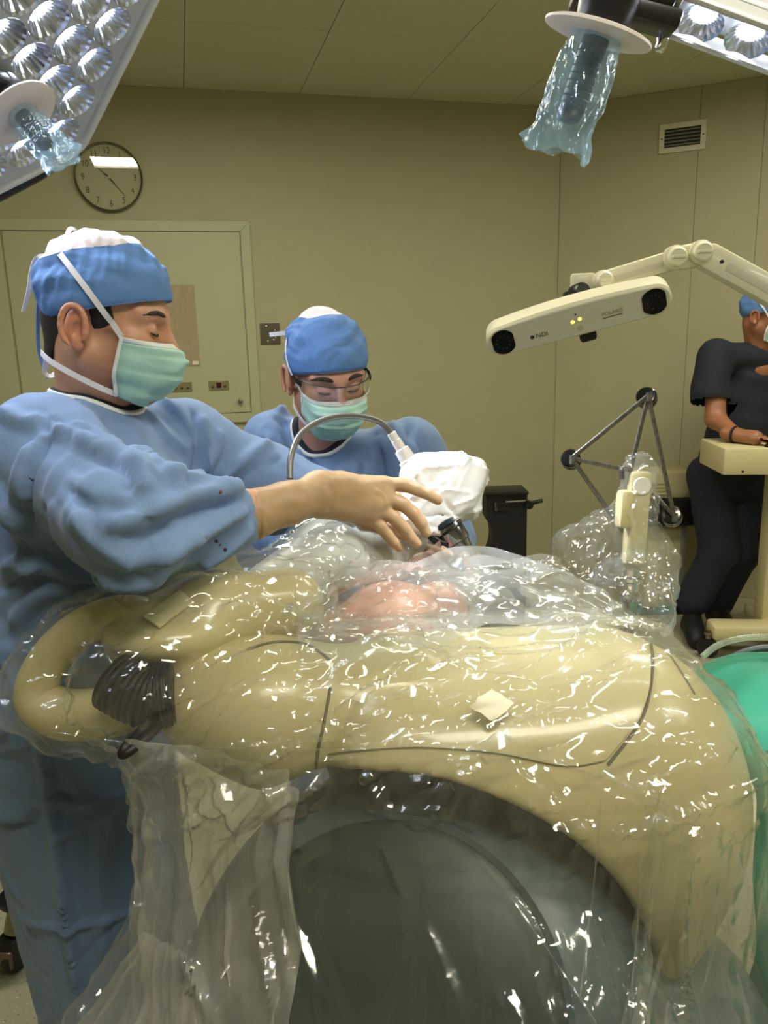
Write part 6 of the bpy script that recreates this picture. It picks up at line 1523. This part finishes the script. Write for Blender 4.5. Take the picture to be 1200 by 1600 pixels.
for an, d_ in ((ankR, A_(-0.05, -0.2, 0)), (ankL, A_(-0.02, -0.2, 0))):
    d_ = nrm(d_); b = A_(an[0], an[1], 0.0)
    s = Sdf(b+A_(-0.2, -0.32, -0.02), b+A_(0.2, 0.2, 0.26), 0.008); s.cone(b+A_(0, 0, 0.06), b+d_*0.17+A_(0, 0, 0.045), 0.052, 0.045, k=0.03); s.cone(b+d_*0.05+A_(0, 0, 0.10), b+d_*0.13+A_(0, 0, 0.07), 0.045, 0.042, k=0.03); s.cone(b+A_(0, 0, 0.17), b+A_(0, 0, 0.06), 0.04, 0.045, k=0.03)
    V, Q = s.mesh(); V[:, 2] = np.maximum(V[:, 2], 0); mesh_obj('clog', V, Q, M_black, tN, angle=None)
    MB().tube([b+A_(0, 0.02, 0.13), b+A_(0, 0.02, 0.17)], 0.043, 14).build('sock', mat('sock_white', rgb(205, 200, 190), 0.8), tN)

# ================================================================== COMPUTER CART
M_beige = mat('beige_enamel', rgb(206, 196, 152), 0.4, noise=0.02)
tC = thing('computer_cart', 'beige wheeled computer cart with tray, column and flat base', 'cart', (2.02, 3.5, 0))
tr0 = at(1136, 701, 3.48); trc = A_(tr0[0]+0.27, 3.62, tr0[2]-0.06)
MB().box(trc, (0.54, 0.36, 0.125), bev=0.010, rot=_rz(-0.10)).build('tray', M_beige, tC)
tf = trc+A_(0, -0.185, 0)
for dx in (-0.20, -0.06): MB().lathe([(0.006, 0), (0.005, 0.003)], 10, M=frame(tf+A_(dx, -dx*0.1*-1*-1+0.004, -0.045), (0, -1, 0))).build('tray_screw', M_dark, tC)
cp = at(1197, 930, 3.62)
MB().box((cp[0]+0.06, 3.68, 0.53), (0.13, 0.10, trc[2]-0.06+0.03-0.07), bev=0.012).build('column', M_beige, tC)
bp0 = onz(1112, 1004, 0.10)
MB().box((bp0[0]+0.33, bp0[1]+0.05, 0.135), (0.62, 0.14, 0.075), bev=0.02, rot=_rz(-0.12)).build('base_leg', M_beige, tC)
MB().box((cp[0]+0.08, bp0[1]+0.05, 0.145), (0.14, 0.6, 0.07), bev=0.02).build('base_leg', M_beige, tC)
for c in (onz(1096, 1012, 0.05), A_(cp[0]+0.08, bp0[1]+0.34, 0.05), A_(cp[0]+0.08, bp0[1]-0.24, 0.05)):
    w_ = MB().lathe([(0.035, -0.02), (0.05, -0.016), (0.05, 0.016), (0.035, 0.02)], 24, M=frame((c[0]+0.03, c[1], 0.05), (0.3, 1, 0))).build('caster_wheel', M_dark, tC)
    MB().lathe([(0.014, 0), (0.012, 0.03), (0.02, 0.035), (0.02, 0.05)], 14, M=frame((c[0]+0.03, c[1], 0.085), (0, 0, 1))).build('caster_stem', M_steel, w_)
# mouse with its cable on the tray
mq = wN+hd*0.185; tmx = thing('computer_mouse', 'black computer mouse with a cable on the beige cart tray', 'mouse', (mq[0], mq[1], trc[2]+0.0625))
s = Sdf((-0.06, -0.05, -0.005), (0.06, 0.05, 0.05), 0.003); s.ell((0, 0, 0.004), (0.050, 0.032, 0.020)); s.halfspace((0, 0, 0), (0, 0, -1)); V, Q = s.mesh()
mesh_obj('mouse_shell', V+A_(*tmx.location), Q, M_dark, tmx, angle=None)
mz = trc[2]+0.066
MB().tube(spline([A_(mq[0]+0.045, mq[1]-0.005, mz), A_(max(mq[0]+0.06, trc[0]-0.02), trc[1]-0.16, mz+0.004), A_(trc[0]-0.025, trc[1]-0.192, mz-0.02), A_(trc[0]-0.03, trc[1]-0.192, mz-0.09), A_(trc[0]+0.03, trc[1]-0.200, mz-0.16), A_(trc[0]+0.12, trc[1]-0.205, mz-0.19)], 8), 0.003, 8).build('mouse_cable', M_dark, tmx)

# ================================================================== BEIGE EQUIPMENT CABINET behind
eq = at(1050, 800, 4.15)
tE = thing('equipment_cabinet', 'beige equipment cabinet with louvred side and black shelf near the right wall', 'cabinet', (eq[0], 4.2, 0))
ea, eb = at(1012, 700, 4.1)[0], at(1098, 700, 4.1)[0]
top_z, mid_z, low_z = at(1050, 742, 4.1)[2], at(1050, 782, 4.1)[2], at(1050, 824, 4.1)[2]
MB().box(((ea+eb)/2, 4.22, (top_z+mid_z)/2), (eb-ea, 0.22, top_z-mid_z), bev=0.006).build('upper_housing', M_beige, tE)
for k in range(4): MB().box(((ea+eb)/2-0.06, 4.108, mid_z+0.025+0.02*k), (0.13, 0.006, 0.007)).build('louvre', M_beige, tE, smooth=False)
MB().box(((ea+eb)/2+0.02, 4.20, (mid_z+low_z)/2), (eb-ea+0.08, 0.26, mid_z-low_z), bev=0.01).build('black_shelf', M_black, tE)
MB().box(((ea+eb)/2+0.01, 4.24, low_z/2+0.02), (eb-ea-0.10, 0.20, low_z-0.04), bev=0.006).build('lower_housing', M_beige, tE)
MB().box((eb-0.04, 4.13, low_z/2+0.02), (0.025, 0.02, low_z-0.06), bev=0.003).build('edge_strip', mat('grey_strip', rgb(120, 124, 118), 0.4), tE)
MB().box(((ea+eb)/2+0.01, 4.24, 0.02), (eb-ea-0.04, 0.24, 0.04), bev=0.005).build('plinth', M_black, tE)

tE.location.y += 0.05
# ================================================================== BLACK STAND by the back wall
bl, br = at(760, 776, 4.0), at(824, 770, 4.0); bz = bl[2]
tK = thing('black_stand', 'black stand with a side cut-out and clamp handle by the back wall', 'stand', ((bl[0]+br[0])/2, 4.1, 0))
x0_, x1_ = bl[0], br[0]
poly = [(x0_, bz-0.13), (x0_, bz)]+[(x1_, bz+0.02), (x1_, 0.0), (x0_-0.02, 0.0), (x0_-0.02, 0.02)]
arc = [(x0_+0.045*cos(a)-0.01, bz-0.23+0.105*sin(a)) for a in np.linspace(-pi/2+0.2, pi/2-0.2, 14)]
poly = [(x0_, bz), (x1_, bz+0.022), (x1_, 0.0), (x0_-0.02, 0.0), (x0_-0.01, bz-0.36)]+[(p[0], p[1]) for p in arc]+[(x0_, bz-0.125)]
MB().prism(poly, 4.0, 4.16).build('body', M_black, tK, smooth=False)
MB().box(((x0_+x1_)/2, 4.08, bz+0.016), (x1_-x0_+0.01, 0.19, 0.016), bev=0.004, rot=_rz(0)).build('lid', M_dark, tK)
MB().box(((x0_+x1_)/2-0.025, 3.994, bz-0.055), (0.075, 0.012, 0.045), bev=0.004).build('latch', M_dark, tK)
MB().tube([(x0_+0.045, 3.985, bz-0.03), (x0_+0.05, 3.985, bz-0.075)], 0.006, 8).build('latch_lever', M_steel, tK)
MB().lathe([(0.022, -0.02), (0.022, 0.02)], 16, M=frame((x1_+0.005, 3.98, bz-0.045), (0, 1, 0))).build('clamp_hub', M_dark, tK)
MB().tube([(x1_+0.0, 3.975, bz-0.04), (x1_+0.075, 3.965, bz-0.022)], 0.011, 12).build('clamp_handle', M_dark, tK)
MB().tube([(x0_+0.10, 3.985, bz-0.028), (x1_-0.01, 3.985, bz-0.024)], 0.005, 8).build('clamp_rod', M_steel, tK)

# ================================================================== LEFT EDGE: castor base and blue bin
cf = onz(20, 1485, 0.05)
tW = thing('castor_base', 'steel castor with black wheel housing on the speckled floor', 'castor', (cf[0], cf[1], 0))
cx_, cy_ = cf[0], cf[1]
MB().lathe([(0.025, -0.028), (0.047, -0.026), (0.050, -0.016), (0.050, 0.016), (0.047, 0.026), (0.025, 0.028)], 28, M=frame((cx_, cy_, 0.05), (1, -0.25, 0))).build('wheel', M_dark, tW)
MB().box((cx_, cy_-0.043, 0.056), (0.040, 0.012, 0.052), bev=0.005).build('wheel_guard', mat('guard_bronze', rgb(120, 104, 86), 0.3, 0.6), tW)
MB().tube([(cx_+0.01, cy_+0.01, 0.10), (cx_+0.02, cy_+0.03, 0.16)], 0.030, 18).build('castor_fork', M_steel, tW)
MB().lathe([(0.035, 0), (0.06, 0.012), (0.06, 0.022), (0.03, 0.034)], 24, M=frame((cx_+0.02, cy_+0.05, 0.16), (0, 0, 1))).build('castor_cap', M_dark, tW)
bb = onz(-40, 1400, 0.0)
bb = A_(at(-30, 1380, 2.15)[0], 2.15)
tb_ = thing('waste_bin', 'blue plastic waste bin standing on the floor behind the surgeon', 'bin', (bb[0], bb[1], 0))
MB().lathe([(0.13, 0.12), (0.15, 0.125), (0.17, 0.42), (0.178, 0.425), (0.178, 0.44), (0.165, 0.44), (0.145, 0.14)], 32, M=frame((bb[0], bb[1], 0), (0, 0, 1))).build('tub', mat('bin_blue', rgb(20, 84, 190), 0.4), tb_)
MB().lathe([(0.12, 0), (0.12, 0.02), (0.06, 0.04), (0.05, 0.12)], 28, M=frame((bb[0], bb[1], 0), (0, 0, 1))).build('foot', M_dark, tb_)
